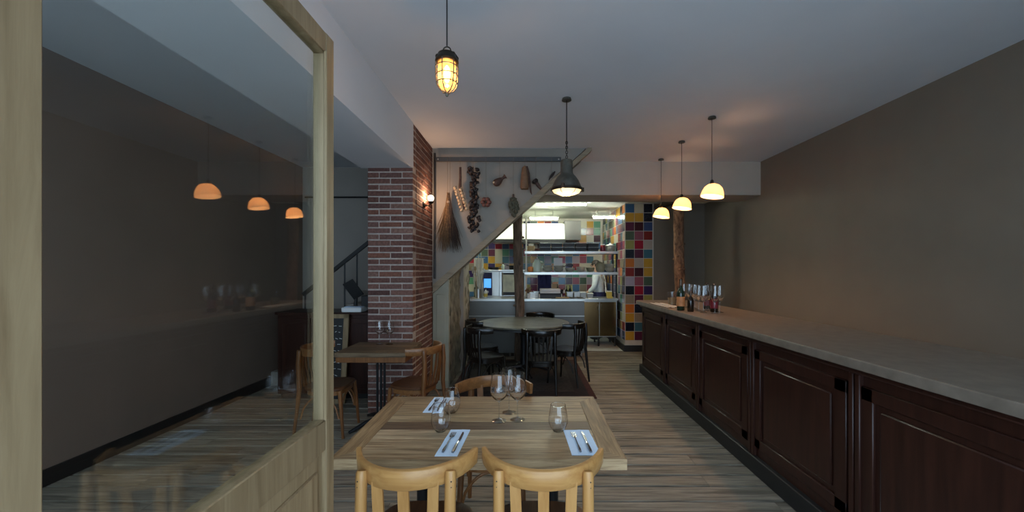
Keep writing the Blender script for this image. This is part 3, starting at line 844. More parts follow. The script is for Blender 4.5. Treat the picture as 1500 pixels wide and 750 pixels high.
bmr.tube([q0, q0.lerp(q1, .4) + Vector((0, 0, .03)), q1], [.05, .065, .06], 8)
bmr.jitter(.008)
tag(bmr.build('timber_bracket', 'dark_timber', loc=q1), 'dark rough timber piece across the top of the log post behind the bar', 'timber')

# ================================================================== BAR
bar = thing('bar_counter', 'long dark mahogany bar counter with a pale stone top along the right', 'bar counter', (2.05, 3.3, 0))
bx0, bx1, by0, by1 = 1.74 - 2.05, 2.36 - 2.05, .75 - 3.3, 5.74 - 3.3
MB().box(bx0, bx1, by0, by1, .10, 1.03, .004).build('body', 'mahogany', bar)
MB().box(bx0 - .035, bx1 + .02, by0 - .02, by1 + .03, 0, .13, .006).build('plinth', 'black', bar)
corn = MB().box(bx0 - .03, bx1 + .01, by0 - .02, by1 + .03, .985, 1.03, .010)
corn.build('cornice', 'mahogany', bar)
y_ = by1 - .05
while y_ > by0 + .2:
    pn = MB()
    y2 = y_ - .92
    e = .012
    pn.box(bx0 - .016, bx0 + .002, y2 + .06, y_ - .02, .20, .27, .004).box(bx0 - .016, bx0 + .002, y2 + .06, y_ - .02, .86, .93, .004)
    pn.box(bx0 - .016, bx0 + .002, y2 + .06, y2 + .14, .20, .93, .004).box(bx0 - .016, bx0 + .002, y_ - .10, y_ - .02, .20, .93, .004)
    pn.box(bx0 - .010, bx0 + .002, y2 + .17, y_ - .13, .30, .83, .008)
    pn.build('panel', 'mahogany', bar)
    MB().box(bx0 - .026, bx0 + .002, y2 - .035, y2 - .005, .13, .985, .004).box(bx0 - .026, bx0 + .002, y2 + .005, y2 + .035, .13, .985, .004).build('pilaster', 'mahogany', bar)
    y_ = y2
tx0, tx1, ty0, ty1 = bx0 - .095, bx1 + .12, by0 - .06, by1 + .08
rc = .10; outline = [(tx0, ty0), (tx1, ty0), (tx1, ty1)]
for k in range(9):
    a = PI / 2 + PI / 2 * k / 8; outline.append((tx0 + rc + rc * math.cos(a), ty1 - rc + rc * math.sin(a)))
MB().rings([[(x_, y_, 1.03) for x_, y_ in outline], [(x_, y_, 1.072) for x_, y_ in outline], [(x_ * .995 + .001, y_ * .998, 1.080) for x_, y_ in outline]]).build('countertop', 'counter_stone', bar)
BZ = 1.08

def bottle(name, label, loc, r, h, gm, lm=None, nk=.32, group=None):
    t = thing(name, label, 'bottle', loc, 0, group)
    MB().lathe([(r * .85, 0), (r, .008), (r, h * .52), (r * .93, h * .60), (r * .55, h * .70), (r * nk, h * .78), (r * nk, h * .97), (r * (nk + .06), h * .975), (r * (nk + .06), h)], seg=24).build('glass_body', gm, t)
    if lm: MB().lathe([(r + .0008, h * .14), (r + .0012, h * .145), (r + .0012, h * .44), (r + .0008, h * .445)], seg=24, caps=(False, False)).build('paper_label', lm, t)
    MB().lathe([(r * nk + .0015, h * .80), (r * nk + .0025, h * .99), (r * nk * .7, h + .004)], seg=16).build('foil', 'foil', t)
    return t
bottle('champagne_bottle', 'tall dark green bottle with an orange label on the bar', (1.735, 4.30, BZ), .043, .345, 'bottle_glass', 'orange_label')
bottle('small_bottle', 'short dark brown bottle in front of the green bottle on the bar', (1.785, 4.16, BZ), .034, .215, 'dark_bottle', None)
dup(bottle('spirit_bottle', 'dark bottle at the right edge of the bar glasses', (2.02, 4.12, BZ), .04, .30, 'dark_bottle', 'red_plastic'), (2.10, 4.45, BZ), None, 'dark bottle standing at the back among the bar glasses')
bu = thing('glass_pitcher', 'wide clear glass beaker on the bar left of the green bottle', 'beaker', (1.89, 4.96, BZ))
MB().lathe([(.042, 0), (.045, .004), (.058, .17), (.055, .17), (.042, .010), (.01, .008)], seg=28).build('glass_body', 'glass', bu)
MB().lathe([(.040, .011), (.050, .10), (.01, .101)], seg=24).build('filling', 'cardboard', bu)
gb = [(1.90, 4.62), (1.98, 4.52), (1.93, 4.38), (2.05, 4.32), (1.90, 4.22), (2.00, 4.70), (1.98, 4.22), (1.88, 4.06), (1.96, 3.98), (2.06, 4.08)]
for x_, y2 in gb:
    dup(g0, (x_, y2, BZ), None, 'one of the clear wine glasses crowded on the bar by the bottles', 'wine glasses on the bar').scale = (1.0, 1.0, 1.18)
mt = thing('bar_mat', 'flat bar mat with pale slats lying near the far end of the bar', 'mat', (1.76, 4.88, BZ))
MB().box(-.09, .09, -.34, .34, 0, .006, .002).build('mat_base', 'black', mt)
for dx in (-.065, 0, .065): MB().box(dx - .012, dx + .012, -.33, .33, .006, .011, .002).build('slat', 'paper', mt)

# ================================================================== LAMPS
# caged bulkhead pendant near the camera
L1 = (-.43, 2.10)
cg = thing('cage_pendant', 'lit caged bulkhead lamp hanging on a cord nearest us', 'pendant lamp', (L1[0], L1[1], 2.45))
z0 = 2.45 # lamp bottom
MB().tube([(0, 0, .30), (0, 0, CEIL - z0)], .004, 6).build('cord', 'black', cg)
MB().lathe([(.05, CEIL - z0 - .025), (.045, CEIL - z0 - .001)], seg=20).build('ceiling_rose', 'lamp_dark', cg)
MB().tube([(.022 * math.sin(a), 0, .272 + .022 * math.cos(a)) for a in [2 * PI * k / 16 for k in range(17)]], .004, 6).tube([(.01, 0, .262), (.04, 0, .262), (.058, 0, .235), (.05, 0, .215)], .004, 6).build('hook', 'lamp_dark', cg)
MB().lathe([(.03, .252), (.052, .247), (.056, .225), (.066, .215), (.068, .200), (.060, .192)], seg=28).ball((-.052, 0, .236), .016, 2).ball((.055, 0, .222), .014, 2).build('cap', 'lamp_dark', cg)
MB().lathe([(.051, .196), (.052, .12), (.050, .075), (.040, .045), (.02, .030), (.003, .027)], seg=28, caps=(False, False)).build('glass_globe', 'amber_glass', cg)
bb = MB().lathe([(.004, .18), (.014, .165), (.019, .13), (.017, .10), (.010, .08), (.003, .075)], seg=16).build('bulb', 'bulb', cg)
cage = MB()
for k in range(6):
    a = 2 * PI * k / 6 + .3
    cage.tube([(r_ * math.cos(a), r_ * math.sin(a), z_) for r_, z_ in ((.064, .198), (.0635, .15), (.062, .09), (.055, .05), (.035, .022), (.005, .012))], .0032, 6)
for r_, z_ in ((.0645, .165), (.063, .115), (.060, .068)):
    cage.tube([(r_ * math.cos(2 * PI * k / 24), r_ * math.sin(2 * PI * k / 24), z_) for k in range(25)], .0032, 6)
cage.lathe([(.004, -.012), (.009, -.006), (.009, .012), (.004, .018)], seg=10)
cage.build('cage', 'lamp_metal', cg)
for o in cg.children:
    if o.name.split('.')[0] not in ('cord', 'ceiling_rose'): o.scale = (.94, .94, .89); o.location.z = .033
lamp('cage_light', (0, 0, .13), 3.6, (1.0, .56, .22), .02, cg)

# industrial bell pendant
L2 = (.375, 3.516); zb = 2.215
bl = thing('bell_pendant', 'grey industrial bell lamp hanging before the stair diagonal', 'pendant lamp', (L2[0], L2[1], zb))
MB().tube([(0, 0, .40), (0, 0, CEIL - zb)], .005, 8).build('cord', 'black', bl)
MB().lathe([(.045, CEIL - zb - .02), (.04, CEIL - zb - .001)], seg=20).build('ceiling_rose', 'lamp_metal', bl)
ck = MB()
for k in range(9):
    zc = .325 + k * .022
    ck.tube([((.010 if k % 2 else .0) * math.cos(a), (.0 if k % 2 else .010) * math.cos(a), zc + .015 * math.sin(a)) for a in [2 * PI * q / 10 for q in range(11)]], .003, 5)
ck.build('chain', 'lamp_dark', bl)
MB().lathe([(.03, .325), (.050, .318), (.056, .30), (.057, .20), (.066, .185)], seg=28).build('housing', 'lamp_metal', bl)
MB().lathe([(.062, .188), (.085, .165), (.112, .125), (.128, .085), (.134, .060), (.130, .060), (.120, .09), (.10, .13), (.06, .18)], seg=40, caps=(False, True)).build('bell', 'lamp_metal', bl)
rm = MB().lathe([(.134, .066), (.146, .060), (.148, .044), (.138, .036), (.132, .044), (.132, .060)], seg=40, caps=(False, False))
for a in (.2, 2.3, 4.4):
    rm.box(.138, .165, -.012, .012, .035, .075, .003, Matrix.Rotation(a, 4, 'Z'))
rm.build('rim', 'lamp_dark', bl)
MB().lathe([(.133, .046), (.115, .020), (.075, .004), (.01, 0)], seg=40).build('lens', 'lens', bl)
gw = MB()
for k in range(3):
    a = PI * k / 3
    gw.tube([(r_ * math.cos(a), r_ * math.sin(a), z_) for r_, z_ in ((-.14, .042), (-.115, .014), (-.06, -.004), (.06, -.004), (.115, .014), (.14, .042))], .0025, 5)
gw.build('lens_guard', 'lamp_metal', bl)
lamp('bell_light', (0, 0, -.03), 9.0, (1.0, .74, .42), .06, bl)

# row of opal pendants over the bar
def opal(x_, y_, label):
    t = thing('opal_pendant', label, 'pendant lamp', (x_, y_, 2.28), 0, 'small opal glass pendants over the bar')
    MB().tube([(0, 0, .17), (0, 0, CEIL - 2.28)], .003, 6).build('cord', 'black', t)
    MB().lathe([(.04, CEIL - 2.28 - .018), (.036, CEIL - 2.28 - .001)], seg=18).build('ceiling_rose', 'lamp_metal', t)
    MB().lathe([(.010, .175), (.016, .165), (.020, .135), (.028, .128)], seg=16).build('holder', 'lamp_dark', t)
    MB().lathe([(.024, .134), (.056, .122), (.084, .095), (.100, .058), (.110, .012), (.112, 0), (.108, .002), (.105, .014), (.096, .058), (.080, .092), (.052, .118), (.02, .13)], seg=36, caps=(False, False), mat=Matrix.Rotation(.16, 4, 'Y')).build('lamp_shade', 'shade_glass', t)
    MB().ball((0, 0, .060), .026, 2).build('bulb', 'bulb', t)
    lamp('opal_light', (0, 0, .055), 17.0, (1.0, .54, .28), .026, t)
    return t
opal(1.91, 5.42, 'small lit opal glass pendant over the bar, farthest of the three')
opal(1.90, 4.68, 'small lit opal glass pendant over the bar, middle of the three, before the log post')
opal(1.91, 3.94, 'small lit opal glass pendant over the bar, nearest of the three')

# wall sconce on the pillar
sn = thing('wall_sconce', 'small lit globe wall lamp on the side of the brick pillar', 'wall lamp', (-1.20, 4.52, 2.30))
MB().lathe([(.035, 0), (.035, .012), (.02, .02)], seg=20, mat=Matrix.Rotation(PI / 2, 4, 'Y')).build('backplate', 'lamp_dark', sn)
MB().tube([(.01, 0, 0), (.03, .01, -.01), (.06, .04, 0), (.07, .06, .03)], .008, 8).lathe([(.012, .02), (.032, .035), (.034, .05), (.02, .052)], (.07, .06, 0), 16).build('arm', 'lamp_dark', sn)
MB().ball((.07, .06, .088), .036, 3).build('bulb', 'globe', sn)
lamp('sconce_light', (.055, .06, .10), 9.0, (1.0, .56, .32), .036, sn)

# ================================================================== HANGING DRIED GOODS
HYY = 4.86
ra = P(638, 233, HYY); rb = P(822, 231.5, HYY)
rl = thing('hanging_rail', 'slate grey metal rail on the white stair wall with dried goods hung below', 'rail', (ra.x, HYY, ra.z))
MB().box(0, rb.x - ra.x, .0, .025, -.027, .027, .003).build('bar', 'rail_grey', rl)
for x_ in (.03, rb.x - ra.x - .03):
    MB().tube([(x_, .02, 0), (x_, .095, 0)], .010, 8).ball((x_, -.001, 0), .010, 2, (1, .4, 1)).build('bolt', 'steel', rl)
RZT = ra.z - .027
def hung(name, label, cat, px_, py, strings=(0,)):
    """Empty at the rail above the thing; local z is measured down from the rail's underside"""
    p = P(px_, py, HYY)
    t = thing(name, label, cat, (p.x, HYY, RZT))
    s = MB()
    for dx in strings: s.tube([(dx, .012, .05), (dx, .004, .056), (dx, -.003, .045), (dx, -.004, 0), (dx * .9, -.002, p.z - RZT - .03)], .0022, 5)
    s.build('string', 'string', t)
    return t, p.z - RZT

t, zz = hung('dried_broom', 'bunch of dry straw and dark twigs hung head down left on the stair wall', 'dried bunch', 657, 292, (-.012, .02))
for nm, mt_, x0_, n_, sp_ in (('straw', 'straw', -.03, 150, .085), ('twigs', 'twig', .045, 110, .075)):
    m = MB()
    for k in range(n_):
        e = random.gauss(0, .62); ln = random.uniform(.40, .68)
        y0 = random.uniform(-.02, .02)
        tip = (x0_ * 1.3 + e * sp_ + (.06 if nm == 'twigs' else -.02) * ln, y0 * 2.0 + random.uniform(-.03, .03), zz - ln)
        mid = (x0_ * .75 + e * sp_ * .5, y0 * 1.4, zz - ln * .5)
        m.tube([(random.uniform(-.018, .018), y0 * .6, zz + random.uniform(0, .09)), mid, tip], [.0022, .0030, .0012], 4)
    m.build(nm, mt_, t)
MB().lathe([(.024, zz - .05), (.026, zz - .035), (.024, zz - .02)], seg=14).build('binding', 'string', t)

t, zz = hung('garlic_braid', 'braid of pale garlic bulbs hung left of the long dark garland', 'garlic', 674, 246)
m = MB(); m.tube([(0, 0, zz + .01), (.004, .006, zz - .12), (.0, -.004, zz - .24), (.03, 0, zz - .36), (.05, 0, zz - .52)], [.012, .016, .02, .02, .012], 8); m.jitter(.003)
m.build('stalk_braid', 'brown_dry', t)
for k in range(15):
    u = k / 14
    cx_ = -.03 + .085 * u + (.036 if k % 2 else -.030); cz = zz - .26 - .28 * u
    m = MB().lathe([(.003, .040), (.006, .026), (.018, .012), (.023, -.002), (.017, -.014), (.005, -.018)], (cx_, -.022 + random.uniform(-.012, .012), cz), 10, Matrix.Rotation(random.uniform(-1.2, 1.2), 4, 'Y') @ Matrix.Rotation(random.uniform(-.6, .6), 4, 'X'))
    m.build('garlic_bulb', 'garlic', t)
t, zz = hung('pepper_garland', 'long dark garland of dried peppers, longest of the hangings on the stair wall', 'garland', 693, 245)
MB().tube([(0, 0, zz + .005), (.015, 0, zz - .3), (.012, 0, zz - .8)], .006, 6).build('core_string', 'twig', t)
pm = []
for q in range(3):
    m = MB().lathe([(.003, .034), (.014, .024), (.021, .004), (.017, -.018), (.004, -.032)], seg=9); m.jitter(.003)
    pm.append(m)
proto = [pm[q].build('dried_pepper', 'pepper', t) for q in range(3)]
for k in range(92):
    o = proto[k] if k < 3 else proto[k % 3].copy()
    if k >= 3: C.objects.link(o); o.parent = t
    u = k / 91; wd = .042 + (.026 if u > .78 else 0) + (.02 if u < .1 else 0)
    o.location = (.012 + random.uniform(-1, 1) * wd, random.uniform(-.03, .02), zz - .01 - .80 * u)
    o.rotation_euler = (random.uniform(-1.5, 1.5), random.uniform(-1.5, 1.5), random.uniform(0, 6)); s_ = random.uniform(.8, 1.15); o.scale = (s_, s_, s_)
t, zz = hung('red_pod_ring', 'small ring of dull red dried pods beside the long dark garland', 'dried pods', 712, 290)
for k in range(6):
    a = 2 * PI * k / 6
    MB().ball((.042 * math.cos(a), -.012, zz - .055 + .042 * math.sin(a)), .030, 2, (1, .8, .9)).jitter(.002).build('pod', 'red_dry', t)
t, zz = hung('seed_pod', 'dark brown flared seed pod hung in the middle of the stair wall', 'dried pod', 732, 262)
rot = Matrix.Rotation(.95, 4, 'Y')
MB().lathe([(.03, .10), (.018, .075), (.016, .05), (.042, .0), (.050, -.035), (.040, -.07), (.022, -.082)], (-.005, -.02, zz - .03), 16, rot).jitter(.003).build('pod', 'brown_dry', t)
MB().ball((-.068, -.045, zz - .055), .018, 2).build('seed', 'garlic', t)
t, zz = hung('herb_bunch', 'grey green bunch of dried herbs hung just above the diagonal trim', 'dried herbs', 752, 288)
m = MB()
for k in range(150):
    u = random.random(); wv = .060 * math.sin(PI * min(1, .12 + u * .85))
    c_ = Vector((random.uniform(-1, 1) * wv + .01 * u, random.uniform(-.035, .03), zz - .02 - u * .23))
    m.ball(c_, random.uniform(.010, .017), 1, (1, .5, 1.4), Matrix.Rotation(random.uniform(-1, 1), 4, 'Y'))
m.build('leaf_cluster', 'herb', t)
MB().tube([(0, 0, zz + .03), (0, 0, zz - .06)], [.012, .016], 8).build('stem', 'twig', t)
t, zz = hung('corn_husk', 'tall tan dried husk with a dark tail hung near the bell lamp', 'dried husk', 769, 244)
MB().lathe([(.012, .0), (.030, -.02), (.042, -.10), (.050, -.20), (.055, -.26), (.045, -.29), (.01, -.28)], (-.005, -.02, zz), 18).jitter(.003).build('husk', 'husk', t)
MB().tube([(.02, -.03, zz - .005), (.044, -.035, zz - .10), (.058, -.03, zz - .22), (.075, -.03, zz - .33), (.085, -.03, zz - .36)], [.014, .016, .014, .010, .003], 8).build('tail', 'brown_dry', t)
t, zz = hung('dried_mushroom', 'dark dried mushroom with a brown stalk hung right of the tan husk', 'dried mushroom', 785, 263)
MB().lathe([(.006, .03), (.034, .022), (.043, 0), (.03, -.02), (.01, -.025)], (-.01, -.02, zz - .03), 16, Matrix.Rotation(-.6, 4, 'Y')).jitter(.003).build('cap', 'pepper', t)
MB().tube([(.005, -.02, zz - .045), (.03, -.02, zz - .08), (.065, -.02, zz - .125)], [.020, .022, .015], 10).jitter(.002).build('stalk', 'brown_dry', t)
t, zz = hung('chilli_sprig', 'tiny dark sprig of dried chillies at the right end of the rail', 'dried chillies', 808, 252)
for dx, dz in ((0, 0), (.018, .012), (-.016, -.02)):
    MB().tube([(dx + .022, -.02, zz - .01 + dz), (dx, -.022, zz - .05 + dz), (dx - .022, -.02, zz - .09 + dz)], [.009, .012, .004], 8).build('chilli', 'pepper', t)

# ================================================================== KITCHEN
kc = thing('kitchen_counter', 'wide dark steel kitchen counter front behind the round table', 'kitchen counter', (.02, 7.1, 0))
MB().box(-1.02, 1.02, -.30, .40, .07, .985, .003).build('body', 'dark_steel', kc)
MB().box(-1.02, 1.03, -.325, .42, .985, 1.030, .004).build('worktop', 'steel', kc)
MB().box(-1.02, 1.02, -.312, -.30, .985 - .27, .985 - .255, .002).build('trim_strip', 'steel', kc)
for x_ in (-.98, -.3, .35, .98):
    MB().tube([(x_, -.20, 0), (x_, -.20, .07)], .02, 10).build('leg', 'steel', kc)
CT = 1.030
rc_ = thing('steel_cabinet', 'steel cabinet with warm reflections coloured into its doors, right of the kitchen counter', 'cabinet', (1.45, 7.95, 0))
MB().box(-.36, .38, -.25, .30, .20, .93, .003).build('body', 'steel', rc_)
MB().box(-.38, .40, -.28, .32, .93, .97, .004).build('worktop', 'steel', rc_)
for x0_, x1_ in ((-.34, .02), (.03, .36)):
    d_ = MB().box(x0_, x1_, -.268, -.252, .22, .90, .003).build('door', 'steel_warm_reflect', rc_)
    MB().tube([((x1_ if x0_ < 0 else x0_) + (-.03 if x0_ < 0 else .03), -.285, .74), ((x1_ if x0_ < 0 else x0_) + (-.03 if x0_ < 0 else .03), -.285, .86)], .006, 6).build('handle', 'steel', d_)
for x_ in (-.33, .02, .35):
    for yy in (-.20, .25): MB().tube([(x_, yy, 0), (x_, yy, .20)], .018, 10).build('leg', 'black', rc_)

# pass shelf
sh = thing('pass_shelf', 'two tier steel shelf standing over the kitchen counter', 'shelf', (.84, 7.22, CT))
S1, S2 = 1.50, 1.885
for z_ in (S1, S2):
    MB().box(-.86, .86, -.17, .17, z_ - .048 - CT, z_ - CT, .003).build('shelf_board', 'steel', sh)
for x_ in (-.83, .83):
    for yy in (-.15, .15):
        MB().tube([(x_, yy, 0), (x_, yy, (2.52 if x_ < 0 and yy < 0 else 1.95) - CT)], .016, 10).build('upright', 'white_plastic' if x_ < 0 else 'iron', sh)
# extension hood and duct
hd = thing('extractor_hood', 'large white lit extractor hood over the kitchen range', 'extractor hood', (.05, 8.82, 2.18))
MB().prism([(-.5, 0), (.55, 0), (.55, .385), (-.36, .385), (-.5, .10)], lambda y, z: (-.82, y, z), lambda y, z: (.80, y, z)).build('canopy', 'kitchen_white', hd)
MB().box(-.83, .81, -.52, -.49, -.05, .03, .004).build('shadow_strip', 'black', hd)  # black strip stands in for the shade below the hood's edge
MB().box(.80, 1.16, -.42, .5, .02, .44, .004).build('end_box', 'dark_steel', hd)
# wall bench at back
wbn = thing('wall_bench', 'steel work bench along the tiled kitchen back wall', 'bench', (0, 9.0, 0))
MB().box(-1.9, 1.3, -.3, .38, .86, .90, .003).build('worktop', 'steel', wbn)
MB().box(-1.9, 1.3, -.28, .38, .10, .86, .003).build('body', 'dark_steel', wbn)
for x_ in (-1.8, 1.2): MB().tube([(x_, -.2, 0), (x_, -.2, .10)], .02, 8).build('leg', 'steel', wbn)

def tube_lamp(x0_, x1_, y_, z_, label):
    t = thing('fluorescent_lamp', label, 'strip light', ((x0_ + x1_) / 2, y_, z_), 0, 'kitchen strip lights')
    hl = (x1_ - x0_) / 2
    MB().box(-hl, hl, -.05, .05, .02, .05, .003).build('housing', 'kitchen_white', t)
    MB().tube([(-hl + .02, 0, 0), (hl - .02, 0, 0)], .018, 10).build('tube', 'tube', t)
    for x_ in (-hl * .6, hl * .6): MB().tube([(x_, 0, .05), (x_, 0, 2.80 - z_)], .006, 6).build('hanger', 'steel', t)
    return t
tube_lamp(.20, 1.15, 7.20, 2.765, 'long lit kitchen strip light on the ceiling right behind the diagonal trim')
tube_lamp(.08, .70, 8.15, 2.63, 'lit kitchen strip light along the front of the extractor hood')
tube_lamp(1.38, 1.84, 7.95, 2.63, 'short lit kitchen strip light beside the right tiled wall')
tube_lamp(-1.5, -.5, 8.0, 2.76, 'kitchen strip light over the combi oven, mostly behind the stair wall')

# combi oven
ov = thing('combi_oven', 'steel combi oven with a glass door and blue lit panel left in the kitchen', 'oven', (-.50, 7.77, CT - .02))
MB().box(-.02, .50, -.2, .36, 0, .50, .004).box(-.36, -.02, -.2, .36, 0, .50, .004).build('body', 'steel', ov)
MB().box(-.36, .52, -.21, .36, .502, .535, .004).build('lid', 'steel', ov)
dd = MB().box(.03, .47, -.225, -.2, .035, .475, .004).box(.03, .47, -.235, -.224, .445, .475, .002).box(.03, .47, -.235, -.224, .035, .09, .002).build('door', 'black', ov)
MB().box(.055, .445, -.232, -.224, .095, .44).build('door_glass', 'oven_lit', dd)
MB().tube([(.05, -.26, .03), (.05, -.26, .48)], .010, 8).build('door_handle', 'steel', dd)
cp = MB().box(-.34, -.16, -.216, -.2, .03, .48, .003).build('control_panel', 'navy_cloth', ov)
MB().box(-.32, -.18, -.221, -.215, .18, .36).build('display', 'screen', cp)
MB().lathe([(.028, 0), (.028, .025), (.02, .03)], (-.25, -.216, .10), 16, Matrix.Rotation(PI / 2, 4, 'X')).build('dial', 'steel', cp)
st = MB().box(-.62, .62, -.25, .34, -.97, -.03, .003); 
st2 = thing('oven_stand', 'steel stand carrying the combi oven behind the kitchen counter', 'stand', (-.50, 7.99, 0))
MB().box(-.40, .52, -.28, .30, .955, 1.008, .003).build('top_plate', 'steel', st2)
for x_ in (-.36, .48):
    for yy in (-.24, .26): MB().box(x_ - .02, x_ + .02, yy - .02, yy + .02, 0, .955, .002).build('leg', 'steel', st2)
# pans on the oven
def pan(name, label, loc, r, h, mat, group=None, handle=True, rz=0):
    t = thing(name, label, 'pan', loc, rz, group)
    MB().lathe([(r * .85, 0), (r * .93, .004), (r, h), (r * .97, h), (r * .88, .008), (.01, .006)], seg=28).build('body', mat, t)
    if handle: MB().tube([(r * .97, 0, h * .8), (r * 1.4, 0, h * 1.0), (r * 2.0, 0, h * 1.15)], [.009, .008, .010], 8).build('handle', mat, t)
    return t
OT = CT - .02 + .535
pan('frying_pan', 'black frying pan on the combi oven, left', (-.66, 7.850, OT), .11, .055, 'iron', 'pans on the combi oven', True, .6)
pan('frying_pan', 'black deep pan on the combi oven beside the log post', (-.22, 7.852, OT), .12, .085, 'iron', 'pans on the combi oven', True, 2.4)
bottle('oil_bottle', 'small pale bottle between the pans on the combi oven', (-.46, 7.80, OT), .03, .15, 'green_ceramic', None)

# utensils and white cloth left end of counter
uc = thing('utensil_tub', 'tub of pale kitchen utensils at the left end of the counter', 'utensil holder', (-.86, 6.98, CT))
MB().lathe([(.06, 0), (.065, .16), (.062, .16), (.055, .006), (.01, .005)], seg=20).build('tub', 'steel', uc)
for k in range(9):
    a = 2 * PI * k / 9; tp = Vector((.10 * math.cos(a), .08 * math.sin(a), random.uniform(.36, .56)))
    u_ = MB().tube([(.03 * math.cos(a), .03 * math.sin(a), .01), tp], .006, 6)
    u_.ball(tp, .026, 2, (1, .35, 1.6))
    u_.build('utensil', random.choice(('white_plastic', 'white_plastic', 'steel', 'cardboard')), uc)
cl = thing('hanging_cloth', 'long white cloth hanging by the left wall of the kitchen', 'cloth', (-.90, 7.31, 1.03))
m = MB(); sec = []
for i in range(14):
    z_ = .74 * i / 13; row_ = []
    for k in range(12):
        row_.append((-.09 + .18 * k / 11 + .01 * math.sin(i * .7), .022 * math.sin(k * 1.6 + i * .15), z_))
    back = [(x_, yv + .012, zv) for x_, yv, zv in row_[::-1]]
    sec.append(row_ + back)
m.rings(sec).build('fabric', 'white_plastic', cl)
MB().tube([(0, .03, .72), (0, .06, .80)], .008, 6).tube([(-.12, .03, 0.735), (.12, .03, .735)], .008, 6).build('hook_bar', 'steel', cl)
bottle('squeeze_bottle', 'yellow topped squeeze bottle on the counter left of the oven', (-.72, 6.93, CT), .034, .19, 'white_plastic', 'yellow')
bottle('oil_bottle', 'dark oil bottle behind the utensil tub on the counter', (-.93, 7.22, CT), .04, .30, 'bottle_glass', None)

# trays of black pans on the top shelf
pg = 'black trays stacked on the top kitchen shelf'
tr0 = thing('black_tray', 'x', 'tray', (0, 0, 0), 0, pg)
m = MB(); o4 = lambda s_, z_: [(-.105 * s_, -.13 * s_, z_), (.105 * s_, -.13 * s_, z_), (.105 * s_, .13 * s_, z_), (-.105 * s_, .13 * s_, z_)]
m.rings([o4(.86, 0), o4(.95, .066), o4(1.0, .068), o4(1.0, .074), o4(.92, .074), o4(.82, .008)]).build('tray_body', 'black', tr0, sharp=30)
MB().rings([o4(1.004, .0705), o4(1.008, .0735), o4(.96, .0755), o4(.95, .0745)], True, (False, False)).build('rim', 'steel', tr0)
first = True; cols = ['first', 'second', 'third', 'fourth', 'fifth']
for lay in range(2):
    for k in range(5):
        loc = (.36 + k * .222, 7.20 + random.uniform(-.015, .015), S2 + lay * .076)
        lb = 'black tray on the top kitchen shelf, %s from the left in the %s row' % (cols[k], ('lower', 'upper')[lay])
        if first: tr0.location = loc; tr0['label'] = lb; first = False
        else: dup(tr0, loc, random.uniform(-.03, .03), lb)
bxs = thing('cardboard_tub', 'tan tub holding white cups at the left of the top kitchen shelf', 'tub', (.10, 7.20, S2))
MB().lathe([(.06, 0), (.075, .10), (.071, .10), (.055, .006), (.01, .005)], seg=20).build('tub', 'cardboard', bxs)
MB().lathe([(.035, .05), (.05, .14), (.01, .145)], seg=16).build('cup', 'white_plastic', bxs)
pan('shallow_pan', 'flat reddish pan at the left of the top kitchen shelf', (.23, 7.13, S2), .06, .05, 'red_dry', None, False)
jr = thing('preserve_jar', 'dark red jar with a white lid on the top kitchen shelf', 'jar', (1.50 - .06, 7.18, S2))
MB().lathe([(.045, 0), (.05, .01), (.05, .10), (.04, .115)], seg=20).build('jar_body', 'red_plastic', jr)
MB().lathe([(.043, .115), (.043, .135), (.01, .138)], seg=20).build('lid', 'white_plastic', jr)
bx = thing('steel_pot', 'squat steel pot with a pale lid at the right end of the top shelf', 'pot', (1.585, 7.2, S2))
MB().lathe([(.085, 0), (.09, .01), (.09, .10), (.01, .105)], seg=28).build('body', 'ceramic', bx)
MB().lathe([(.093, .106), (.09, .118), (.02, .14), (.02, .155), (.01, .16)], seg=28).build('lid', 'white_plastic', bx)

# crockery on the second shelf
def jug(loc):
    t = thing('pale_jug', 'pale green ceramic jug with handle on the lower kitchen shelf', 'jug', loc)
    MB().lathe([(.065, 0), (.078, .01), (.085, .10), (.08, .16), (.06, .20), (.05, .23), (.047, .23), (.055, .20), (.072, .15), (.01, .02)], seg=28).build('body', 'green_ceramic', t)
    MB().tube([(.055, 0, .21), (.10, 0, .20), (.115, 0, .14), (.083, 0, .07)], .010, 8).build('handle', 'green_ceramic', t)
    MB().lathe([(.05, .231), (.03, .25), (.012, .255), (.012, .275), (.005, .28)], seg=18).build('lid', 'white_plastic', t)
jug((.215, 7.18, S1))
tag(MB().lathe([(.03, 0), (.045, .01), (.055, .07), (.04, .10), (.037, .10), (.05, .07), (.01, .012)], seg=20).build('orange_pot', 'orange_dish'), 'small orange pot left of the pale jug on the lower shelf', 'pot').location = (.09, 7.16, S1)
def bowl(label, loc, r, h, mat, group='bowls on the lower kitchen shelf'):
    t = thing('bowl', label, 'bowl', loc, 0, group)
    MB().lathe([(r * .45, .006), (r * .62, .012), (r * .9, h * .55), (r, h), (r * .96, h), (r * .84, h * .5), (r * .5, .02), (.01, .016)], seg=28).build('bowl_body', mat, t)
    MB().lathe([(r * .42, 0), (r * .46, .008)], seg=24).build('foot_ring', mat, t)
    return t
b_ = [(.41, .092, .070, 'ceramic', 'first', 2), (.615, .096, .066, 'ceramic', 'second', 2), (.83, .094, .078, 'ceramic', 'third', 1), (1.03, .090, .10, 'ceramic', 'fourth', 1), (1.21, .082, .085, 'olive_ceramic', 'fifth', 1), (1.57, .092, .085, 'ceramic', 'last', 2)]
for x_, r_, h_, mt_, od, n_ in b_:
    for q in range(n_):
        bowl('%s bowl in the row on the lower kitchen shelf, %s' % (od, 'topmost of its stack' if q and n_ > 1 else ('beneath another bowl' if n_ > 1 else 'alone')) , (x_, 7.19, S1 + q * h_ * .80), r_ * (1 + .012 * q), h_, mt_)
op = thing('olive_pot', 'round olive stoneware pot above the cook on the lower shelf', 'pot', (1.385, 7.14, S1))
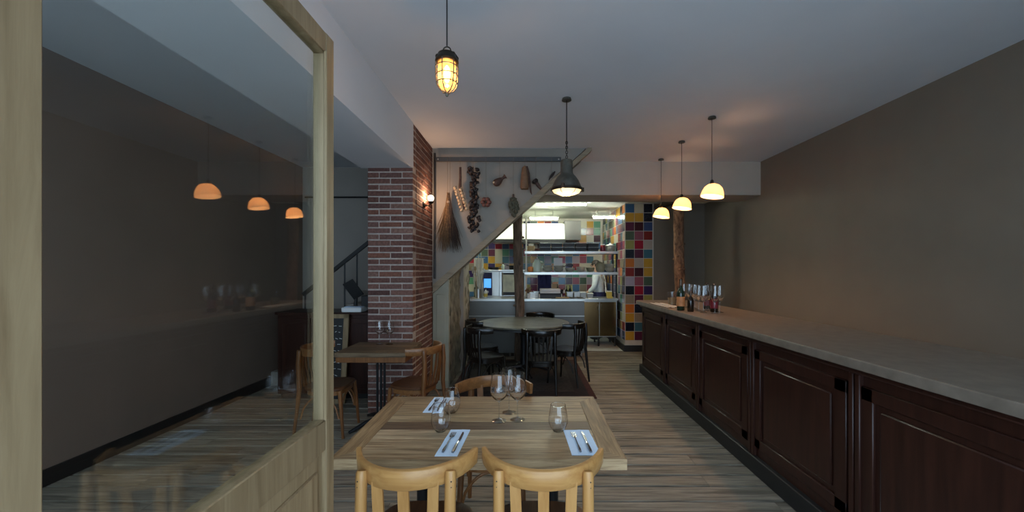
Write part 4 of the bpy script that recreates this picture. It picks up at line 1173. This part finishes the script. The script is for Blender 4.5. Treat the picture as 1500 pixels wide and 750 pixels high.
MB().lathe([(.05, 0), (.07, .01), (.088, .07), (.084, .13), (.06, .165), (.01, .17)], seg=28).build('pot_body', 'olive_ceramic', op)
MB().lathe([(.062, .166), (.03, .182), (.012, .184), (.012, .198), (.004, .20)], seg=20).build('lid', 'olive_ceramic', op)
cbx = thing('white_carton', 'white carton standing behind the bowls on the lower kitchen shelf', 'carton', (.62, 7.335, S1))
MB().box(-.08, .08, -.04, .04, 0, .27, .003).build('box_body', 'paper', cbx)
MB().box(-.06, .03, -.043, -.039, .05, .10).build('box_label', 'dark_steel', cbx)
cr = thing('wire_whisks', 'black tangle of whisks lying on the third bowl of the lower shelf', 'whisk', (.83, 7.19, S1 + .079))
m = MB()
for k in range(9):
    a = PI * k / 9
    m.tube([(.06 * math.cos(q * PI / 8) * 1.0, .035 * math.sin(a) * math.sin(q * PI / 8), .03 + .03 * math.cos(a) * math.sin(q * PI / 8) + .02) for q in range(9)], .0035, 5)
m.build('wires', 'iron', cr)
MB().tube([(-.06, 0, .05), (-.12, -.02, .02)], .010, 8).build('handle', 'black', cr)

# on the counter under the shelves
tr = thing('tray_stand', 'white trays piled on a black rack on the kitchen counter', 'tray rack', (.44, 7.05, CT))
MB().box(-.20, .22, -.12, .12, 0.075, .085, .002).build('rack_top', 'black', tr)
for x_ in (-.19, .21):
    for yy in (-.11, .11): MB().tube([(x_, yy, 0), (x_, yy, .078)], .008, 6).build('leg', 'white_plastic', tr)
MB().box(-.19, .20, -.10, .10, 0, .07, .006).build('black_drawer', 'black', tr)
for k in range(2): tag(MB().box(-.18, .19, -.115, .115, 0, .042, .012, seg=2).build('white_tray', 'paper'), 'white rectangular tray on the black rack, %s of the pair' % ('lower', 'upper')[k], 'tray', 'white trays on the rack').location = (.44, 7.05, CT + .0855 + k * .0435)
nv = thing('navy_apron', 'dark navy apron hanging under the kitchen shelf behind the white trays', 'apron', (.36, 7.36, 1.05))
m = MB(); sec = []
for i in range(12):
    z_ = .395 * i / 11; row_ = [(-.13 + .26 * k / 13, .018 * math.sin(k * 1.3 + i * .25), z_) for k in range(14)]
    sec.append(row_ + [(x_, yv + .012, zv) for x_, yv, zv in row_[::-1]])
m.rings(sec).build('fabric', 'navy_cloth', nv)
MB().tube([(-.06, 0, .388), (0, .0, .402), (.06, 0, .388)], .005, 6).build('neck_loop', 'navy_cloth', nv)
wp = thing('flower_cup', 'small white cup with dried pink flowers by the log post', 'cup', (.05, 6.90, CT))
MB().lathe([(.025, 0), (.035, .09), (.032, .09), (.02, .006), (.004, .005)], seg=18).build('cup_body', 'white_plastic', wp)
m = MB()
for k in range(12): m.ball((random.uniform(-.05, .05), random.uniform(-.03, .03), random.uniform(.11, .21)), .018, 1)
m.jitter(.004); m.build('blossom', 'husk', wp)
m = MB()
for k in range(8): m.tube([(0, 0, .02), (random.uniform(-.045, .045), random.uniform(-.03, .03), .16)], .003, 4)
m.build('stem', 'herb', wp)
bd = [(.60, .03, .24, 'dark_bottle', 'red_plastic', 'brown sauce bottle right of the white trays on the counter'), (.77, .028, .20, 'bottle_glass', 'yellow', 'green oil bottle behind the plates on the kitchen counter'), (.835, .028, .22, 'dark_bottle', None, 'thin dark bottle right of the green oil bottle on the counter'), (.725, .026, .17, 'white_plastic', 'red_plastic', 'white sauce bottle between the dark bottles on the counter')]
for x_, r_, h_, gm, lm, lb in bd: bottle('sauce_bottle', lb, (x_, 7.24, CT), r_, h_, gm, lm, group='bottles on the kitchen counter')
brd = tag(MB().box(-.12, .12, -.10, .10, 0, .022, .006).build('cutting_board', 'cardboard'), 'brown wooden board leaning flat at the middle of the kitchen counter', 'board'); brd.location = (.66, 6.98, CT)
for k, (x_, lb) in enumerate(((.84, 'left'), (.98, 'right'))):
    pl0 = thing('plate_stack', 'pale plate on the kitchen counter, %s of the two' % lb, 'plate', (x_, 6.96, CT), 0, 'plates on the kitchen counter')
    MB().lathe([(.04, 0), (.05, .004), (.062, .014), (.064, .018), (.05, .010), (.01, .008)], seg=24).build('plate_body', 'ceramic', pl0)
    MB().lathe([(.0635, .0165), (.066, .018), (.0635, .0195)], seg=24, caps=(False, False)).build('rim', 'dark_steel', pl0)
gp = 'steel inserts on the kitchen counter'
in0 = thing('steel_insert', 'x', 'container', (0, 0, 0), 0, gp)
q4 = lambda s_, z_: [(-.055 * s_, -.085 * s_, z_), (.055 * s_, -.085 * s_, z_), (.055 * s_, .085 * s_, z_), (-.055 * s_, .085 * s_, z_)]
MB().rings([q4(.9, 0), q4(1, .10), q4(1.06, .101), q4(1.06, .106), q4(.95, .106), q4(.85, .01)]).build('insert_body', 'steel', in0, sharp=30)
MB().rings([q4(.9, .09), q4(.6, .108), q4(.2, .10)]).build('filling', 'black', in0)
for k, (x_, y2, od) in enumerate(((.12, 6.98, 'beside the log post'), (.20, 7.33, 'left of the navy apron'), (.81, 7.10, 'behind the left plate'), (.94, 7.10, 'behind the right plate'))):
    if k == 0: in0.location = (x_, y2, CT); in0['label'] = 'steel food insert on the kitchen counter, ' + od
    else: dup(in0, (x_, y2, CT), None, 'steel food insert on the kitchen counter, ' + od)
tow = [(.44, .05, .11), (.67, .04, .14)]
for k, (x_, r_, h_) in enumerate(tow):
    t = thing('sauce_pot', 'dark sauce pot behind the white trays on the counter, %s' % ('shorter', 'taller')[k], 'pot', (x_, 7.30, CT), 0, 'dark pots on the kitchen counter')
    MB().lathe([(r_ * .9, 0), (r_, .006), (r_, h_), (r_ * .94, h_), (r_ * .9, .01), (.01, .008)], seg=24).build('pot_body', 'iron', t)
    MB().tube([(r_, 0, h_ * .8), (r_ * 1.9, .01, h_ * .95)], .008, 8).build('handle', 'black', t)
bag = thing('paper_bag', 'tan paper bag standing right of the navy apron on the counter', 'bag', (.565, 7.38, CT))
m = MB(); m.rings([[(-.07, -.045, 0), (.07, -.045, 0), (.07, .045, 0), (-.07, .045, 0)], [(-.072, -.05, .14), (.072, -.045, .15), (.07, .05, .14), (-.07, .045, .15)], [(-.05, -.012, .25), (.055, -.01, .26), (.055, .012, .26), (-.05, .012, .25)]]).build('bag_body', 'cardboard', bag)
MB().rings([[(-.052, -.016, .245), (.057, -.014, .252), (.057, .016, .252), (-.052, .016, .245)], [(-.05, -.016, .275), (.055, -.014, .282), (.055, .016, .282), (-.05, .016, .275)]]).build('folded_top', 'orange_dish', bag)
bx_ = thing('black_appliance', 'low black scale with a steel plate left of the white trays on the counter', 'scale', (.10, 7.16, CT))
MB().box(-.06, .07, -.07, .07, 0, .09, .008).build('body', 'black', bx_); MB().box(-.055, .065, -.06, .06, .09, .10, .003).build('plate', 'steel', bx_)
gq = 'stacked plates at the right end of the counter'
for k in range(7):
    t = tag(MB().lathe([(.05, 0), (.07, .004), (.105, .014), (.108, .018), (.07, .010), (.01, .008)], seg=28).build('dinner_plate', 'ceramic'), 'one of the pale dinner plates stacked at the middle right of the kitchen counter', 'plate', gq)
    t.location = (.94, 7.31, CT + .0095 * k)
# containers on the right cabinet
gn = 'steel containers on the right kitchen cabinet'
for k, (x_, h_, mt_, od) in enumerate(((1.16, .11, 'steel', 'left'), (1.30, .09, 'steel', 'middle'), (1.70, .13, 'yellow', 'right, yellow'))):
    t = thing('food_container', 'square food container on the right steel cabinet, %s' % od, 'container', (x_, 7.78, .97), 0, gn)
    s4 = lambda s_, z_: [(-.06 * s_, -.06 * s_, z_), (.06 * s_, -.06 * s_, z_), (.06 * s_, .06 * s_, z_), (-.06 * s_, .06 * s_, z_)]
    MB().rings([s4(.85, 0), s4(1, h_), s4(.95, h_), s4(.8, .006)]).build('box_body', mt_, t)
    MB().rings([s4(1.04, h_), s4(1.04, h_ + .012), s4(.7, h_ + .018)]).build('lid', 'white_plastic', t)

# ------------------------------------------------------------------ the cook, seen from behind
def skin_mesh(verts, edges, radii, sub=2):
    me = bpy.data.meshes.new('tmp'); me.from_pydata(verts, edges, [])
    o = bpy.data.objects.new('tmp', me); C.objects.link(o)
    md = o.modifiers.new('s', 'SKIN')
    for i, r in enumerate(radii):
        me.skin_vertices[0].data[i].radius = r if isinstance(r, tuple) else (r, r)
    me.skin_vertices[0].data[0].use_root = True
    sb_ = o.modifiers.new('d', 'SUBSURF'); sb_.levels = sub; sb_.render_levels = sub
    dg = bpy.context.evaluated_depsgraph_get(); dg.update()
    nm = bpy.data.meshes.new_from_object(o.evaluated_get(dg))
    bpy.data.objects.remove(o); return nm

def skinned(name, chain, mat, parent, sub=2):
    verts = [c[0] for c in chain]; edges = [(c[1], i) for i, c in enumerate(chain) if c[1] is not None]; rad = [c[2] for c in chain]
    me = skin_mesh(verts, edges, rad, sub); me.name = name
    me.materials.append(M[mat])
    for p in me.polygons: p.use_smooth = True
    o = bpy.data.objects.new(name, me); C.objects.link(o); o.parent = parent
    return o

ck = thing('person', 'person in a white chef jacket and navy apron seen from behind in the kitchen', 'person', (1.645, 8.56, 0), 1.12)
# local +Y is the way the cook faces (away from us); the cook bends slightly over the bench
B = [((0, 0, .93), None, (.13, .10)),            # 0 pelvis
     ((0, .02, 1.12), 0, (.125, .09)), ((0, .03, 1.30), 1, (.15, .10)), ((0, .03, 1.42), 2, (.13, .085)),
     ((0, .06, 1.50), 3, .052), ((0, .085, 1.565), 4, .055), ((0, .10, 1.63), 5, (.073, .088)), ((0, .10, 1.70), 6, (.066, .08)), ((0, .09, 1.745), 7, .035)]
def add(p, par, r):
    B.append((p, par, r)); return len(B) - 1
for s in (-1, 1):
    a = add((s * .17, .03, 1.40), 3, .062); e = add((s * .235, .05, 1.16), a, .046); w_ = add((s * .17, .24, 1.03), e, .031)
    pm_ = add((s * .155, .30, 1.01), w_, (.036, .02)); 
    for k, (dx, ln) in enumerate(((-.028, .062), (-.010, .074), (.010, .070), (.027, .055))):
        k1 = add((s * .155 + dx, .345, 1.005), pm_, .0098); k2 = add((s * .155 + dx, .345 + ln * .55, .990), k1, .009); add((s * .155 + dx, .345 + ln * .8, .967), k2, .008)
    t1 = add((s * .125, .285, 1.005), w_, .011); add((s * .105, .325, .995), t1, .009)
    h = add((s * .095, 0, .86), 0, .09); kn_ = add((s * .105, .02, .48), h, .058); an = add((s * .11, -.01, .09), kn_, .038); add((s * .115, .15, .035), an, (.04, .03))
skinned('body', B, 'skin', ck)
fa = MB(); fa.ball((0, .195, 1.645), .016, 2, (.7, 1, 1.3)); 
for s in (-1, 1): fa.ball((s * .078, .10, 1.645), .024, 2, (.35, .7, 1.1))
fa.box(-.025, .025, .175, .186, 1.598, 1.604, .002)
fa.build('face_features', 'skin', ck)
ey = MB()
for s in (-1, 1): ey.ball((s * .03, .178, 1.665), .010, 2)
ey.build('eyes', 'black', ck)
hm = MB().ball((0, .085, 1.685), .092, 3, (.92, 1.02, .95))
hm.build('hair', 'hair', ck)
J = [((0, .005, .95), None, (.165, .12)), ((0, .02, 1.12), 0, (.16, .115)), ((0, .025, 1.28), 1, (.185, .125)), ((0, .03, 1.41), 2, (.15, .10)), ((0, .055, 1.485), 3, (.07, .066))]
for s in (-1, 1):
    i0 = len(J)
    J.append(((s * .18, .03, 1.405), 3, .078)); J.append(((s * .245, .048, 1.16), i0, .064)); J.append(((s * .19, .19, 1.06), i0 + 1, .05))
skinned('jacket', J, 'jacket', ck)
T = [((0, 0, .92), None, (.155, .115))]
for s in (-1, 1):
    i0 = len(T); T.append(((s * .095, 0, .84), 0, .105)); T.append(((s * .105, .02, .48), i0, .075)); T.append(((s * .11, -.01, .07), i0 + 1, .06))
skinned('trousers', T, 'trouser', ck)
ap = MB()
n = 28; sec = []
for z_, ex in ((.62, 1.20), (.80, 1.16), (.98, 1.12), (1.06, 1.10)):
    row_ = []
    for k in range(n + 1):
        a = -2.75 + 5.5 * k / n          # wraps round, open a little at the back
        row_.append((.178 * ex * math.sin(a), .005 + .132 * ex * math.cos(a), z_))
    sec.append(row_ + [(x_ * .97, .005 + (yv - .005) * .97, zv) for x_, yv, zv in row_[::-1]])
ap.rings(sec).build('apron', 'navy_cloth', ck)
ti = MB().tube([(-.06, -.155, 1.055), (.0, -.165, 1.05), (.06, -.155, 1.06)], .012, 8)
ti.tube([(.0, -.165, 1.05), (.04, -.175, .96), (.085, -.172, .86)], [.012, .011, .009], 6).tube([(.0, -.165, 1.05), (-.02, -.175, .94), (-.015, -.172, .84)], [.012, .011, .009], 6)
ti.tube([(-.15, -.06, 1.43), (-.05, -.125, 1.28), (.06, -.15, 1.06)], .010, 6).tube([(.15, -.06, 1.43), (.05, -.125, 1.28), (-.06, -.15, 1.06)], .010, 6)
ti.build('apron_ties', 'white_plastic', ck)
sho = MB()
for s in (-1, 1): sho.ball((s * .115, .07, .045), .05, 2, (.95, 2.4, .85))
sho.build('shoes', 'black', ck)
